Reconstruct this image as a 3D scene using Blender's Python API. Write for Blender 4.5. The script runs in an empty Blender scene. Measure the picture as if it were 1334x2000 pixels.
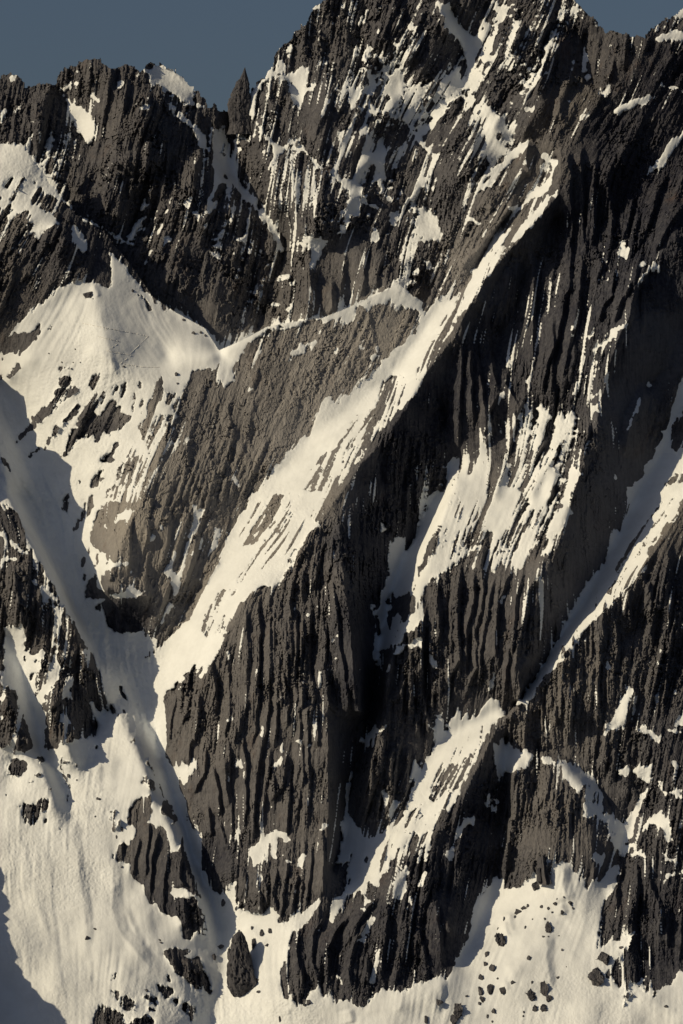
import bpy, math, random
import numpy as np

# ------------------------------------------------------------------ camera, sky, sun, exposure
scene = bpy.context.scene
col = scene.collection
CAM = 8000.0                      # metres from the camera to the reference plane of the face
cd = bpy.data.cameras.new('camera'); cam = bpy.data.objects.new('camera', cd); col.objects.link(cam)
cam.location = (0, -CAM, 0); cam.rotation_euler = (math.radians(90), 0, 0)
cd.sensor_fit = 'AUTO'; cd.sensor_width = 36.0; cd.lens = 18.0 / (1000.0 / CAM)
cd.clip_start = 10.0; cd.clip_end = 90000.0
scene.camera = cam

SUN_AZ, SUN_EL = 66.0, 28.0       # degrees left of the direction towards the camera, height
sa, se = math.radians(SUN_AZ), math.radians(SUN_EL)
LX, LY, LZ = -math.sin(sa) * math.cos(se), -math.cos(sa) * math.cos(se), math.sin(se)
sl = bpy.data.lights.new('sun', 'SUN'); sun = bpy.data.objects.new('sun', sl); col.objects.link(sun)
sl.energy = 5.0; sl.angle = math.radians(0.5); sl.color = (1.0, 0.83, 0.55)
sun.rotation_euler = (math.pi / 2 - se, 0, math.atan2(LX, -LY))
w = bpy.data.worlds.new('World'); scene.world = w; w.use_nodes = True
nt = w.node_tree; nt.nodes.clear()
sky = nt.nodes.new('ShaderNodeTexSky'); sky.sky_type = 'NISHITA'; sky.sun_disc = False
sky.sun_elevation = se; sky.sun_rotation = math.atan2(LX, LY)
sky.altitude = 1500; sky.air_density = 0.95; sky.dust_density = 7.5; sky.ozone_density = 3.2
hs = nt.nodes.new('ShaderNodeHueSaturation'); hs.inputs['Saturation'].default_value = 0.92
bg = nt.nodes.new('ShaderNodeBackground'); bg.inputs['Strength'].default_value = 0.05
wo = nt.nodes.new('ShaderNodeOutputWorld')
nt.links.new(sky.outputs[0], hs.inputs['Color']); nt.links.new(hs.outputs[0], bg.inputs['Color'])
nt.links.new(bg.outputs[0], wo.inputs['Surface'])
vs = scene.view_settings
vs.view_transform = 'Standard'; vs.look = 'None'; vs.gamma = 1.0; vs.use_curve_mapping = False
vs.exposure = -0.55

SP = 1.4                          # metres between terrain points
U0, U1, V0, V1 = -50.0, 1384.0, -100.0, 2046.0
# metres on the reference plane: u to the right, v downwards; d = metres behind the plane
TILES = {'A1': (0, 0), 'A2': (440, 0), 'A3': (874, 0), 'B1': (0, 480), 'B2': (440, 480), 'B3': (874, 480),
         'C1': (0, 960), 'C2': (440, 960), 'C3': (874, 960), 'D1': (0, 1440), 'D2': (440, 1440), 'D3': (874, 1440),
         'P': (0, 0)}
def pts(tile, s):
    a = np.array([[float(q) for q in p.split(',')] for p in s.split()])
    if tile == 'P': return a
    a[:, :2] = a[:, :2] / 2.9 + np.array(TILES[tile])
    return a
RIBK, RK, LEDGE, SPECK = 1.35, 1.0, 0.17, 0.4
# ------------------------------------------------------------------ where the snow lies: outlines surveyed block by block
# value: 1 lies deep, 0 patchy, -1 bare rock; later outlines override earlier ones
SNOW = [
('P', -0.52, "430,-190 1424,-190 1424,100 1250,75 1190,190 1100,300 1030,280 870,500 830,590 560,630 430,680"),
('P', -0.66, "-90,100 450,200 440,330 560,470 430,680 240,490 140,410 90,340 0,280 -90,260"),
('P', -0.85, "1100,300 1180,190 1260,70 1424,0 1424,800 1230,960 1180,720 1050,800 900,900 760,1000 700,900 930,560 1090,380"),
('P', -0.6, "1000,560 1260,500 1160,830 1080,1130 850,1120 900,880"),
('P', -0.28, "880,920 930,840 1090,780 1160,840 1110,1000 1075,1100 960,1110 850,1120 860,1010"),
('A1', 1, "0,815 60,812 105,805 130,825 160,875 200,920 260,970 310,1030 330,1090 400,1150 420,1185 370,1150 300,1110 250,1085 240,1060 200,1060 170,1110 160,1130 220,1165 260,1200 310,1235 340,1260 300,1270 250,1290 230,1330 215,1370 190,1310 165,1340 140,1360 150,1330 185,1290 185,1215 150,1200 120,1195 60,1250 50,1225 100,1200 70,1165 30,1160 0,1180 -300,1260 -300,760"),
('A1', -0.25, "40,1030 90,1000 190,1000 210,1035 150,1070 80,1085 20,1070"),
('A1', -0.3, "0,1120 60,1085 130,1090 110,1130 40,1150 0,1150"),
('A1', 1, "350,520 400,590 440,600 480,620 520,670 545,700 550,780 530,800 510,830 480,790 440,730 390,650 400,610 370,560"),
('A1', 1, "345,500 380,480 400,460 405,480 385,525 350,510"),
('A1', 0.8, "820,400 880,365 950,380 1020,410 1080,460 1120,510 1100,520 1090,560 1100,590 1160,600 1130,610 1080,590 1020,570 970,520 900,490 850,470 840,430"),
('A1', 1, "1000,650 1020,635 1060,660 1100,700 1150,780 1170,830 1140,820 1110,760 1060,700 1040,680 990,665"),
('A1', 0.6, "940,570 970,580 1010,620 980,640 955,610"),
('A1', 1, "1190,720 1230,740 1260,800 1240,850 1280,900 1334,950 1334,1060 1300,1020 1260,960 1230,900 1200,830"),
('A1', 1, "1200,850 1230,880 1260,950 1280,1010 1310,1050 1290,1060 1260,1030 1240,1060 1210,1120 1170,1200 1160,1170 1210,1060 1230,1000 1200,930"),
('A1', 0.8, "1150,1200 1200,1160 1250,1090 1230,1160 1240,1180 1200,1200 1160,1230"),
('A1', 1, "700,1340 750,1310 770,1260 800,1235 820,1280 780,1300 760,1350 730,1360"),
('A1', 1, "915,1340 940,1325 970,1340 950,1370 920,1410 905,1420 925,1370"),
('A1', 0.8, "310,880 350,820 380,800 415,830 370,840 350,840 330,890 300,920 275,920"),
('A1', 0.9, "500,535 545,545 580,580 540,580"),
('A1', 0.9, "665,470 700,460 720,470 690,480 670,500"),
('A1', 0.9, "760,430 790,410 800,430 770,445"),
('A1', 0.8, "90,620 130,570 120,620 70,650"), ('A1', 0.8, "0,620 40,610 30,660 0,700"), ('A1', 0.8, "60,435 100,425 90,450 70,470"),
('A1', 0.9, "460,1240 530,1250 600,1300 650,1330 690,1350 740,1380 790,1410 740,1395 680,1370 620,1320 560,1280 480,1260"),
('A1', 1, "420,1270 450,1310 490,1380 500,1420 470,1430 430,1370 400,1310"),
('A1', 0.9, "790,1130 820,1100 815,1160 800,1210 785,1180"),
('A1', 0.9, "1100,1190 1140,1200 1130,1280 1115,1280"), ('A1', 0.9, "1040,1140 1090,1110 1080,1150 1050,1165"),
('A1', -0.25, "1170,1220 1334,1050 1334,1450 1100,1450"), ('A1', -0.3, "210,740 420,760 470,900 330,960 230,900"),
('A2', -0.3, "40,1060 110,1130 200,1260 210,1450 0,1450 0,1040"),
('A2', 1, "290,360 320,340 340,380 310,415 285,400"),
('A2', 1, "330,430 370,420 400,390 440,375 465,400 450,450 430,490 430,520 420,570 400,595 380,570 370,510 380,470 340,455"),
('A2', 1, "150,520 200,460 250,410 285,405 280,430 230,450 200,500 180,560 160,620 175,650 160,675 120,640 130,600"),
('A2', 0.9, "430,520 480,480 510,460 520,480 470,520 440,540"),
('A2', 1, "525,680 570,590 600,530 630,470 635,490 600,560 560,640"),
('A2', 1, "780,310 820,255 855,255 830,320 800,350 780,370"), ('A2', 1, "860,330 890,270 900,300 920,360 880,360"),
('A2', 1, "950,300 970,240 985,260 960,320 940,330"), ('A2', 1, "960,360 1000,270 1015,290 975,370 930,420 935,390"),
('A2', 1.2, "775,370 830,390 830,430 870,410 910,420 940,440 970,380 990,400 1010,450 1040,500 1080,470 1110,490 1160,460 1200,470 1260,430 1334,350 1334,500 1290,530 1260,600 1230,660 1190,700 1140,760 1115,780 1090,730 1110,690 1120,640 1100,600 1090,680 1080,730 1040,710 1000,680 990,650 1000,620 960,610 920,640 890,620 930,560 920,530 870,530 850,560 850,620 860,660 820,640 800,600 830,530 770,540 790,500 820,470 800,430"),
('A2', -1, "850,440 885,435 885,475 860,480"), ('A2', -1, "905,480 930,440 935,460 915,490"), ('A2', -1, "1010,500 1030,495 1045,530 1020,530"),
('A2', -1, "975,560 1010,590 1000,605 980,590"), ('A2', -1, "1130,550 1160,530 1190,600 1160,640 1125,640 1110,580"), ('A2', -1, "1220,560 1240,525 1245,560 1225,590"),
('A2', -1, "1110,690 1150,650 1170,680 1130,710"),
('A2', 1, "690,470 720,490 760,530 750,570 720,610 700,590 700,530"), ('A2', 1, "1040,720 1100,760 1160,840 1170,890 1130,850 1080,780"),
('A2', 1, "740,740 790,700 810,720 800,760 830,780 815,800 790,770 750,760"),
('A2', 1, "770,820 820,850 860,880 870,830 850,790 890,800 910,870 900,960 910,1020 880,1010 850,960 810,900"),
('A2', 1, "755,970 800,900 820,895 810,940 780,980"), ('A2', 1, "835,1040 850,980 880,1000 900,1060 890,1090 860,1030"),
('A2', 1, "1110,1140 1130,1060 1150,1020 1130,1000 1170,950 1180,880 1215,870 1200,920 1150,1000 1140,1060"),
('A2', 1, "975,1240 990,1180 1030,1120 1080,1060 1130,1000 1150,1010 1090,1090 1040,1150 1010,1210"),
('A2', 1, "1090,1170 1130,1190 1170,1220 1210,1250 1235,1330 1200,1370 1110,1360 1110,1280"),
('A2', 1, "910,1260 940,1200 970,1210 980,1250 960,1270"), ('A2', 1, "910,1130 940,1105 950,1145 925,1145"), ('A2', 1, "820,1380 840,1300 870,1300 865,1350 835,1385"),
('A2', 1, "180,700 240,780 280,800 300,830 340,830 360,780 380,790 350,840 300,890 270,950 240,960 270,880 260,820 200,750"),
('A2', 1, "340,850 400,840 430,820 470,860 500,890 550,950 520,960 480,900 440,860 400,870 370,860"),
('A2', 1, "600,980 620,960 650,1000 700,1020 740,1020 750,1080 800,1130 860,1180 870,1195 810,1170 760,1110 740,1090 700,1080 650,1040"),
('A2', 1, "720,1220 740,1140 730,1090 760,1130 760,1190 780,1230 740,1220 710,1240"), ('A2', 0.9, "640,1250 660,1190 690,1160 680,1220 650,1260 610,1250"),
('A2', 1, "620,1330 660,1280 700,1260 680,1310 640,1330"), ('A2', 1, "405,1390 440,1350 470,1340 500,1310 490,1350 450,1400"),
('A2', 1.1, "460,1400 490,1350 530,1350 575,1370 550,1420 540,1450 490,1530 480,1410"),
('A2', 1.1, "0,770 30,840 40,920 80,920 70,1000 100,1070 150,1110 190,1120 180,1160 190,1190 240,1190 260,1250 300,1330 340,1410 310,1450 300,1380 250,1290 200,1240 160,1170 110,1120 50,1050 30,1000 0,960"),
('A2', 1, "1180,0 1250,30 1270,80 1290,130 1334,180 1334,250 1280,180 1240,150 1250,120 1220,60"),
('A2', 1, "745,140 770,80 785,100 760,150"), ('A2', 0.9, "850,180 870,150 875,190"), ('A2', 0.9, "1040,150 1060,120 1055,160"), ('A2', 0.9, "1060,220 1080,220 1070,270"),
('A2', 0.9, "340,290 370,240 375,280 350,305"),
('A2', -0.1, "640,760 700,720 760,740 760,830 700,900 640,860"), ('A2', -0.2, "930,840 1060,800 1140,880 1000,960 920,960"), ('A2', -0.15, "480,450 560,330 500,380 470,430"),
('A2', 0.0, "1240,280 1334,260 1334,400 1260,420"),
('A3', 1.1, "0,0 30,60 60,120 80,150 120,180 150,200 180,200 220,130 240,130 215,190 200,220 180,290 150,320 160,380 200,390 210,420 170,470 150,520 100,500 60,540 50,520 100,430 110,350 80,270 60,200 30,170 0,130"),
('A3', 1, "270,0 280,30 300,40 340,30 400,0 340,60 330,100 290,150 270,220 250,290 230,320 270,300 290,300 250,350 200,350 190,320 240,230 280,130 300,80 270,60 260,20"),
('A3', 1, "350,100 420,120 380,190 350,250 350,310 380,350 390,350 360,400 340,410 345,350 310,370 330,320 330,240 380,130"),
('A3', 0.8, "0,470 60,380 100,350 60,450 20,520 0,530"),
('A3', 1.1, "130,620 170,600 210,580 250,610 290,650 330,700 370,790 375,830 340,790 290,740 270,760 310,830 350,840 310,890 280,920 260,890 230,920 210,850 220,790 190,720 150,720 190,700 190,660"),
('A3', 1, "330,640 350,700 375,760 370,730 340,680"), ('A3', 1, "110,560 140,530 155,570 130,610"), ('A3', 1, "85,540 110,560 130,620 110,620"),
('A3', 1.1, "185,1060 230,1010 330,910 420,800 460,790 460,810 430,840 410,890 360,930 310,970 260,1030 240,1070 170,1075"),
('A3', 0.9, "310,1020 360,960 385,940 360,980 330,1010"), ('A3', 0.8, "410,900 440,910 465,950 430,930"), ('A3', 1, "530,880 555,865 590,900 580,920 550,905"),
('A3', 1.1, "600,900 640,895 620,950 590,1020 600,1030 560,1090 490,1120 440,1150 400,1200 370,1240 350,1230 375,1190 330,1170 370,1170 430,1160 460,1110 440,1110 490,1060 495,1035 520,1060 570,1010 590,960"),
('A3', 0.8, "630,1070 600,1130 540,1200 460,1290 400,1350 350,1400 330,1420 370,1330 440,1250 500,1190 560,1120"), ('A3', 0.9, "370,1270 340,1350 280,1430 250,1450 280,1370 320,1320"),
('A3', 1, "430,620 470,600 500,630 460,640"), ('A3', 1, "660,575 690,565 690,580"), ('A3', 0.9, "735,640 760,650 810,645 760,660 770,680 740,655"),
('A3', 1, "770,445 800,405 820,440 800,465"), ('A3', 1, "860,520 890,510 920,480 925,510 890,550"), ('A3', 1, "770,260 790,300 795,400 770,410"),
('A3', 1.1, "1180,215 1220,190 1280,170 1330,175 1500,180 1500,240 1330,230 1260,215 1200,240 1170,230"), ('A3', 1, "1165,175 1200,135 1190,170"), ('A3', 1, "1260,90 1334,60 1420,60 1420,100 1334,100 1290,95"),
('A3', 0.9, "940,615 990,600 1050,570 1140,530 1175,550 1110,590 1040,610 985,640 980,660 960,640"), ('A3', 0.9, "1200,465 1250,490 1330,500 1400,505 1400,525 1330,520 1270,515 1210,485"),
('A3', 1, "1120,1000 1160,930 1220,870 1260,800 1334,745 1420,700 1420,740 1334,790 1280,850 1220,930 1150,980"), ('A3', 0.7, "1200,780 1260,730 1320,700 1240,760"),
('A3', 1.1, "950,1440 975,1390 1000,1380 1030,1400 1010,1470 980,1450"),
('A3', 0.9, "545,420 560,380 555,430"), ('A3', 0.9, "415,470 450,420 480,390 460,440 430,480"), ('A3', 0.9, "440,330 480,370 540,320 520,360 490,385"), ('A3', 0.9, "545,110 570,95 580,120 555,145"),
('A3', 0.05, "540,0 600,20 650,60 720,40 800,90 850,150 780,110 700,90 640,70 600,90 570,30"),
('A3', -0.3, "380,300 460,150 560,60 700,120 640,260 500,400 400,480 370,420"),
('A3', 0.9, "120,1235 150,1240 180,1260 220,1240 210,1260 170,1280"), ('A3', 0.9, "185,1320 230,1310 210,1330"),
('A3', -0.1, "520,920 600,930 580,1000 520,1040"),
# the snow cone, the shelf under it and the slabs
('B1', 1.2, "340,235 380,220 450,205 490,205 510,220 540,210 600,240 635,235 620,30 660,60 740,170 790,230 850,290 930,380 970,390 1010,370 1140,450 1200,500 1250,580 1334,560 1334,600 1290,640 1225,655 1220,690 1120,700 1080,710 1050,760 1030,830 1000,870 980,960 940,960 910,1030 900,1090 830,1180 870,1170 900,1180 870,1250 830,1270 760,1360 690,1450 -300,1450 -300,690 60,610 30,540 60,500 100,440 200,350 300,290"),
('B1', -1, "0,560 50,520 130,480 180,490 215,450 245,445 240,480 200,530 170,570 130,590 110,620 60,610 0,590"),
('B1', -1, "335,445 360,400 400,385 390,410 350,445"), ('B1', -1, "270,480 300,435 320,430 300,470 280,485"),
('B1', -1, "475,275 510,265 535,290 525,305 490,300"), ('B1', -1, "780,265 820,300 855,345 855,375 835,370 830,330 790,290"),
('B1', -1, "35,750 60,690 110,655 120,690 100,720 60,750"), ('B1', -1, "0,640 10,625 25,630 10,655"), ('B1', -1, "0,735 20,735 10,760 0,760"),
('B1', -1, "325,800 330,750 380,740 415,755 415,790 360,805"),
('B1', -1, "85,1110 120,1050 190,990 180,970 230,930 290,880 330,850 300,840 310,820 370,815 430,780 460,800 460,830 400,860 360,890 320,930 260,970 230,990 180,1050 120,1110 100,1125"),
('B1', -1, "160,1200 175,1165 220,1135 230,1150 180,1200"),
('B1', -1, "245,1160 260,1110 330,1010 340,1030 350,980 400,930 430,880 455,900 430,960 370,1010 330,1060 290,1100 260,1160"),
('B1', -1, "345,1195 380,1130 410,1050 440,1030 450,960 500,880 560,830 570,850 550,900 530,950 560,960 600,920 620,880 660,860 650,920 610,1000 640,940 680,900 690,960 740,960 740,990 690,1030 640,1060 620,1090 610,1050 580,1060 550,1120 520,1160 540,1070 480,1110 470,1070 440,1100 400,1160 360,1200"),
('B1', -1, "570,820 595,815 595,870 575,910"), ('B1', -1, "500,790 520,735 570,715 570,740 540,790 520,830 510,800"), ('B1', -1, "630,840 640,790 675,780 670,820 640,850"),
('B1', -1, "680,860 685,800 720,770 725,800 710,850"), ('B1', -1, "770,780 790,765 805,785 795,810 775,805"), ('B1', -1, "740,920 760,820 770,830 760,920 745,945"), ('B1', -1, "790,980 800,870 815,855 815,900 800,960"),
('B1', -1, "500,1365 520,1310 560,1270 600,1250 590,1290 580,1350 530,1375"), ('B1', -1, "435,1340 450,1310 470,1330 460,1350"),
('B1', -1, "565,1220 600,1190 640,1160 650,1120 690,1120 690,1140 660,1160 650,1230 600,1230"),
('B1', -1, "350,1450 360,1420 400,1400 395,1450"), ('B1', -1, "490,1450 500,1410 530,1450"),
('B1', -0.3, "590,1440 600,1400 650,1330 660,1260 720,1190 800,1190 790,1230 740,1290 700,1340 650,1380 640,1420"),
('B1', -0.8, "890,760 930,730 930,800 960,830 1000,830 960,900 930,880 900,900 880,960 840,980 840,900 870,850"),
('B1', -1, "0,1170 30,1220 60,1270 80,1310 50,1280 0,1210"), ('B1', -0.9, "340,690 370,680 410,685 430,700 400,690 360,705 350,720 335,715"),
('B1', -0.22, "780,1020 850,960 950,960 1080,960 1060,1100 980,1180 900,1300 820,1450 640,1450 760,1250 860,1190 830,1160"),
# crest of the saddle and the bright flank
('B2', 1.2, "-20,587 100,540 200,480 290,435 420,430 500,405 580,400 660,370 760,320 830,290 800,340 750,340 740,390 720,420 760,430 700,430 670,450 680,400 650,390 600,430 560,450 540,440 560,420 470,425 400,455 340,460 290,455 240,480 200,510 170,540 120,560 100,610 60,660 40,700 60,760 20,780 0,800 -20,800"),
('B2', 1.2, "830,290 900,250 960,235 990,210 1030,270 1060,300 1110,310 1120,370 1110,400 1080,360 1040,350 1020,370 1010,330 980,310 940,295 900,330 830,335"),
('B2', 1, "350,680 380,600 420,560 460,570 500,530 550,460 540,490 500,550 520,540 490,600 470,570 450,610 400,620"),
('B2', 0.9, "150,700 170,620 200,580 215,520 205,600 170,650"), ('B2', 0.9, "740,550 770,580 800,565 800,590 770,590"), ('B2', 0.9, "820,620 860,610 860,650 830,640"),
('B2', 1, "850,600 855,570 870,640 900,650 880,680"), ('B2', 1, "125,820 150,800 170,810 140,830"), ('B2', 1, "40,1310 70,1330 90,1370 60,1360"),
('B2', 0.9, "620,600 640,575 630,620"), ('B2', 0.9, "300,700 330,680 310,705"), ('B2', 0.9, "1100,75 1150,80 1200,130 1150,135"), ('B2', 0.9, "1235,120 1270,20 1265,70"),
('B2', 1.2, "1334,200 1334,330 1300,420 1290,470 1240,540 1190,610 1150,690 1100,800 1050,870 1000,920 960,950 930,990 870,1060 820,1110 830,1060 790,1130 780,1190 740,1230 690,1290 640,1350 560,1450 140,1450 180,1410 230,1350 280,1230 320,1240 380,1160 430,1080 480,1080 500,980 540,920 550,870 600,860 610,890 640,900 690,830 700,860 750,800 870,690 880,660 920,630 950,580 1030,540 1080,480 1110,400 1150,370 1190,330 1250,270 1290,230"),
('B2', -0.12, "1000,720 1040,760 1000,880 940,960 870,1060 830,1090 780,1150 700,1280 560,1450 380,1450 470,1340 560,1210 640,1120 700,1020 770,950 840,900 890,780 940,740"),
('B2', 0.25, "1140,520 1200,400 1230,370 1300,330 1334,340 1290,460 1200,590 1100,760 1060,790 1080,690 1150,560"),
('B2', -0.8, "660,1110 700,1020 750,960 770,950 745,1010 700,1080"), ('B2', -0.8, "870,840 900,760 930,770 900,810"),
('B2', -0.9, "480,1280 540,1190 575,1160 580,1185 530,1240"), ('B2', 1, "590,1330 680,1200 760,1060 800,1040 740,1170 650,1300"),
('B3', 0.45, "0,480 60,400 120,340 170,270 220,190 290,120 350,30 370,0 280,0 200,100 180,130 160,120 100,160 60,210 0,260"),
('B3', -0.7, "0,270 60,220 130,150 150,180 100,230 20,300 0,320"),
('B3', 1, "280,870 310,815 330,850 300,870 290,920"), ('B3', 1, "435,900 460,850 445,900 470,960 450,950 430,930"), ('B3', 1, "385,980 410,950 415,990"), ('B3', 0.9, "450,770 475,720 470,760 450,830"),
('B3', 1.1, "490,910 530,890 560,930 600,970 570,1000 540,1020 550,1070 520,1110 500,1170 480,1160 510,1040 520,950"),
('B3', 1, "600,1000 650,950 690,1010 680,1060 640,1130 600,1150 580,1130 620,1060"), ('B3', 1, "690,1090 740,1060 790,1040 780,1100 740,1120 700,1120"), ('B3', 0.8, "640,1190 660,1130 690,1090 660,1160"),
('B3', 1, "690,500 720,420 730,400 715,470 695,530"), ('B3', 1, "800,510 830,460 820,510 800,550"), ('B3', 0.9, "810,590 850,560 900,540 930,480 970,460 1020,430 1020,450 970,480 930,530 900,560 850,580 820,600"),
('B3', 0.9, "765,670 780,610 790,630 770,670"), ('B3', 1, "715,850 740,780 755,770 740,820 720,850"), ('B3', 1, "885,770 930,710 920,740 890,780"), ('B3', 0.9, "800,870 860,830 870,790 880,860 860,840 820,870"),
('B3', 1, "820,910 845,900 860,940 830,940 800,1000 810,940"), ('B3', 1, "1140,140 1160,85 1220,160 1180,140 1160,130 1120,170 1090,210 1100,180"),
('B3', 1, "1090,120 1110,80 1130,100"), ('B3', 0.9, "890,90 920,90 915,110"), ('B3', 0.4, "330,660 350,630 370,660 350,690"),
('B3', -0.15, "700,1100 800,1040 780,1250 640,1300 560,1200"), ('B3', -0.25, "760,680 830,600 900,560 870,700 780,860 720,900"),
('B3', 1, "0,1460 0,1370 50,1330 110,1200 130,1190 100,1290 130,1290 190,1170 220,1110 210,1200 170,1340 160,1380 220,1360 215,1460"),
('B3', 1.1, "0,1240 40,1200 30,1290 0,1340"),
('B3', 1, "260,1460 300,1330 330,1230 365,1230 340,1280 340,1360 360,1380 430,1310 440,1330 400,1380 430,1400 420,1460"),
('B3', 1, "450,1460 500,1350 530,1260 590,1240 640,1300 620,1330 590,1380 570,1460"),
('B3', 1, "640,1460 690,1330 700,1270 750,1280 780,1320 820,1350 760,1300 730,1330 700,1380 680,1460"), ('B3', 0.8, "520,1240 550,1190 600,1150 560,1220 540,1260"),
('B3', 1, "1015,1050 1040,980 1080,870 1105,845 1090,900 1060,960 1040,1020 1020,1060"), ('B3', 1, "1115,810 1130,765 1165,810 1130,800"),
('B3', 1.2, "1280,880 1300,830 1334,760 1500,600 1500,1300 1290,1290 1200,1370 1150,1460 1030,1460 1010,1360 1060,1370 1100,1300 1110,1260 1170,1180 1220,1080 1200,1030 1240,1050 1260,960"),
('B3', -1, "1270,1000 1320,930 1420,860 1420,1080 1334,1140 1290,1170 1260,1130"), ('B3', 1, "1290,980 1320,930 1334,920 1334,980 1310,970"),
('B3', 0.0, "1230,1420 1334,1300 1420,1200 1420,1400 1334,1400 1220,1460"),
('B3', 0.9, "930,1290 960,1320 940,1330"), ('B3', -1, "1085,1310 1110,1270 1120,1300 1090,1330"), ('B3', -1, "1085,1420 1120,1380 1125,1400 1095,1425"),
# the shaded gully
('C1', 1.2, "-300,-400 60,0 430,0 460,40 500,10 590,50 640,100 610,170 600,400 570,520 600,580 600,700 660,790 740,800 810,780 800,870 790,900 810,940 890,900 900,890 1000,790 1080,720 1130,640 1170,560 1210,470 1260,380 1290,310 1320,220 1334,180 1334,430 1300,540 1250,560 1210,620 1140,740 1150,790 1200,830 1260,830 1240,900 1210,960 1160,970 1110,980 1040,1040 990,1110 920,1160 930,1250 940,1320 945,1460 560,1460 620,1360 660,1280 730,1300 700,1290 620,1190 580,1060 520,900 440,790 380,660 290,500 240,420 180,310 130,200 100,120 40,70 -300,-100"),
('C1', -1, "345,100 350,40 400,10 395,70 380,120"), ('C1', -1, "405,230 430,180 460,130 500,20 530,30 530,80 500,130 460,170 430,230"),
('C1', -1, "520,270 530,180 560,110 590,60 640,70 620,150 600,180 600,330 560,370 540,420 530,440 550,330 510,280"), ('C1', -1, "455,430 480,350 500,310 515,340 490,390"),
('C1', -1, "480,540 530,460 550,470 540,540 580,560 600,600 560,610 490,600 475,570"), ('C1', -1, "530,660 590,620 610,620 600,670 570,685"), ('C1', -1, "460,500 475,470 495,470 475,505"),
('C1', -1, "600,640 650,620 800,600 780,660 830,760 800,790 740,800 660,795 610,760 590,700"),
('C1', 1, "640,180 660,130 720,100 760,110 720,150 660,185"), ('C1', 1, "590,430 620,395 680,400 740,410 740,425 680,415 600,445"),
('C1', 1, "610,590 700,570 740,520 760,550 820,560 800,590 710,610 630,600"), ('C1', 0.9, "730,450 750,440 740,480"), ('C1', 0.9, "830,250 880,240 895,250 875,290"), ('C1', 0.9, "910,190 925,180 930,220 905,220"),
('C1', 1, "930,460 990,340 1000,360 970,440 1000,480 1020,460 1060,260 1100,130 1090,70 1110,60 1120,110 1160,90 1110,200 1070,290 1050,400 1010,560 990,600 960,500"),
('C1', 1, "1060,360 1105,310 1090,360 1065,365"), ('C1', 1, "1120,330 1150,250 1160,280 1135,330"), ('C1', 1, "1180,370 1200,310 1220,200 1250,210 1230,270 1230,320 1200,350"), ('C1', 0.9, "1120,500 1150,460 1150,500"),
('C1', 1, "880,800 960,620 980,630 1000,660 960,660 920,740 890,790"), ('C1', 1, "790,880 830,820 890,830 890,880 810,935"),
('C1', -1, "805,935 890,895 880,915 820,955"), ('C1', -0.15, "1130,780 1200,640 1290,540 1334,500 1334,640 1260,830 1180,830"),
('C1', 0.9, "0,220 40,250 20,255 0,250"), ('C1', 1, "50,270 100,300 130,340 140,370 110,330 60,300"), ('C1', 1, "0,410 30,375 80,370 115,390 60,390 20,410 0,440"),
('C1', 1, "150,320 160,290 175,300 180,330"), ('C1', 1, "195,360 205,345 215,370"), ('C1', 1, "240,470 250,430 280,460 285,490"), ('C1', 1, "300,530 320,500 330,530"), ('C1', 1, "180,510 200,500 230,530 260,590 280,640 230,570 200,520"),
('C1', 1, "250,560 290,560 310,600 320,660 340,720 350,740 320,780 310,840 290,900 300,820 310,700 280,600"),
('C1', 1, "120,915 150,900 180,930 250,900 250,930 210,960 190,970 240,1000 180,1030 160,1070 230,1060 250,1080 200,1070 140,1075 150,1020 160,960"),
('C1', 1.1, "20,770 130,770 140,890 120,920 160,980 140,1070 190,1080 200,1170 240,1100 270,1060 260,1120 240,1200 240,1270 240,1330 190,1370 260,1370 250,1460 190,1460 150,1300 120,1220 60,1080 20,1000 30,900"),
('C1', 0.9, "330,870 350,830 360,880 330,890"), ('C1', 1, "370,970 400,930 410,880 440,860 440,900 400,960 370,990"), ('C1', 1, "260,1080 290,1000 310,930 340,970 370,990 330,1050 270,1140 250,1150"),
('C1', 0.9, "350,1170 400,1040 420,1070 390,1130 410,1170 450,1210 420,1190 380,1160"), ('C1', 0.9, "290,1200 340,1180 370,1170 330,1200"), ('C1', 0.9, "330,1290 350,1250 400,1310 430,1360 380,1310"),
('C1', 1, "190,1370 250,1310 270,1330 240,1370"), ('C1', 0.9, "240,1290 260,1240 265,1290"),
('C1', 1.1, "520,1190 560,1230 590,1230 640,1260 660,1290 600,1380 560,1440 500,1420 540,1400 550,1310 520,1240 500,1190"),
('C1', -1, "450,820 480,850 540,970 580,1050 570,1060 530,1000 520,930 460,860"), ('C1', -1, "555,1160 600,1150 610,1190 580,1220"), ('C1', -1, "670,1100 690,1120 730,1190 680,1160"), ('C1', -1, "670,1210 725,1250 700,1250"),
('C1', 0.8, "0,1000 20,1030 60,1080 100,1140 70,1130 30,1080 0,1040"), ('C1', 0.9, "0,1060 20,1050 30,1090 0,1090"), ('C1', 0.8, "60,1450 80,1360 90,1380 70,1450"), ('C1', 0.8, "0,1180 40,1130 20,1180"), ('C1', 0.8, "0,1290 25,1250 10,1300"),
('C1', 0.9, "1130,1050 1160,980 1180,960 1170,1010 1140,1060"), ('C1', -0.35, "380,740 520,930 480,1000 350,1000 320,900"),
('C2', 1.15, "0,270 40,200 70,140 130,80 150,0 600,0 540,90 560,130 510,180 540,180 470,240 430,310 380,340 350,420 300,510 250,550 180,540 120,590 50,660 0,750"),
('C2', -0.45, "440,20 400,60 360,140 330,220 260,270 200,360 130,470 60,560 0,640 0,560 60,490 130,420 200,310 260,240 330,160 380,80 420,20"),
('C2', -0.3, "70,250 90,190 200,120 240,160 270,140 240,210 180,280 100,310 60,350 20,400 0,440 0,400 40,330"), ('C2', 1, "150,240 190,220 190,250 160,260"),
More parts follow.
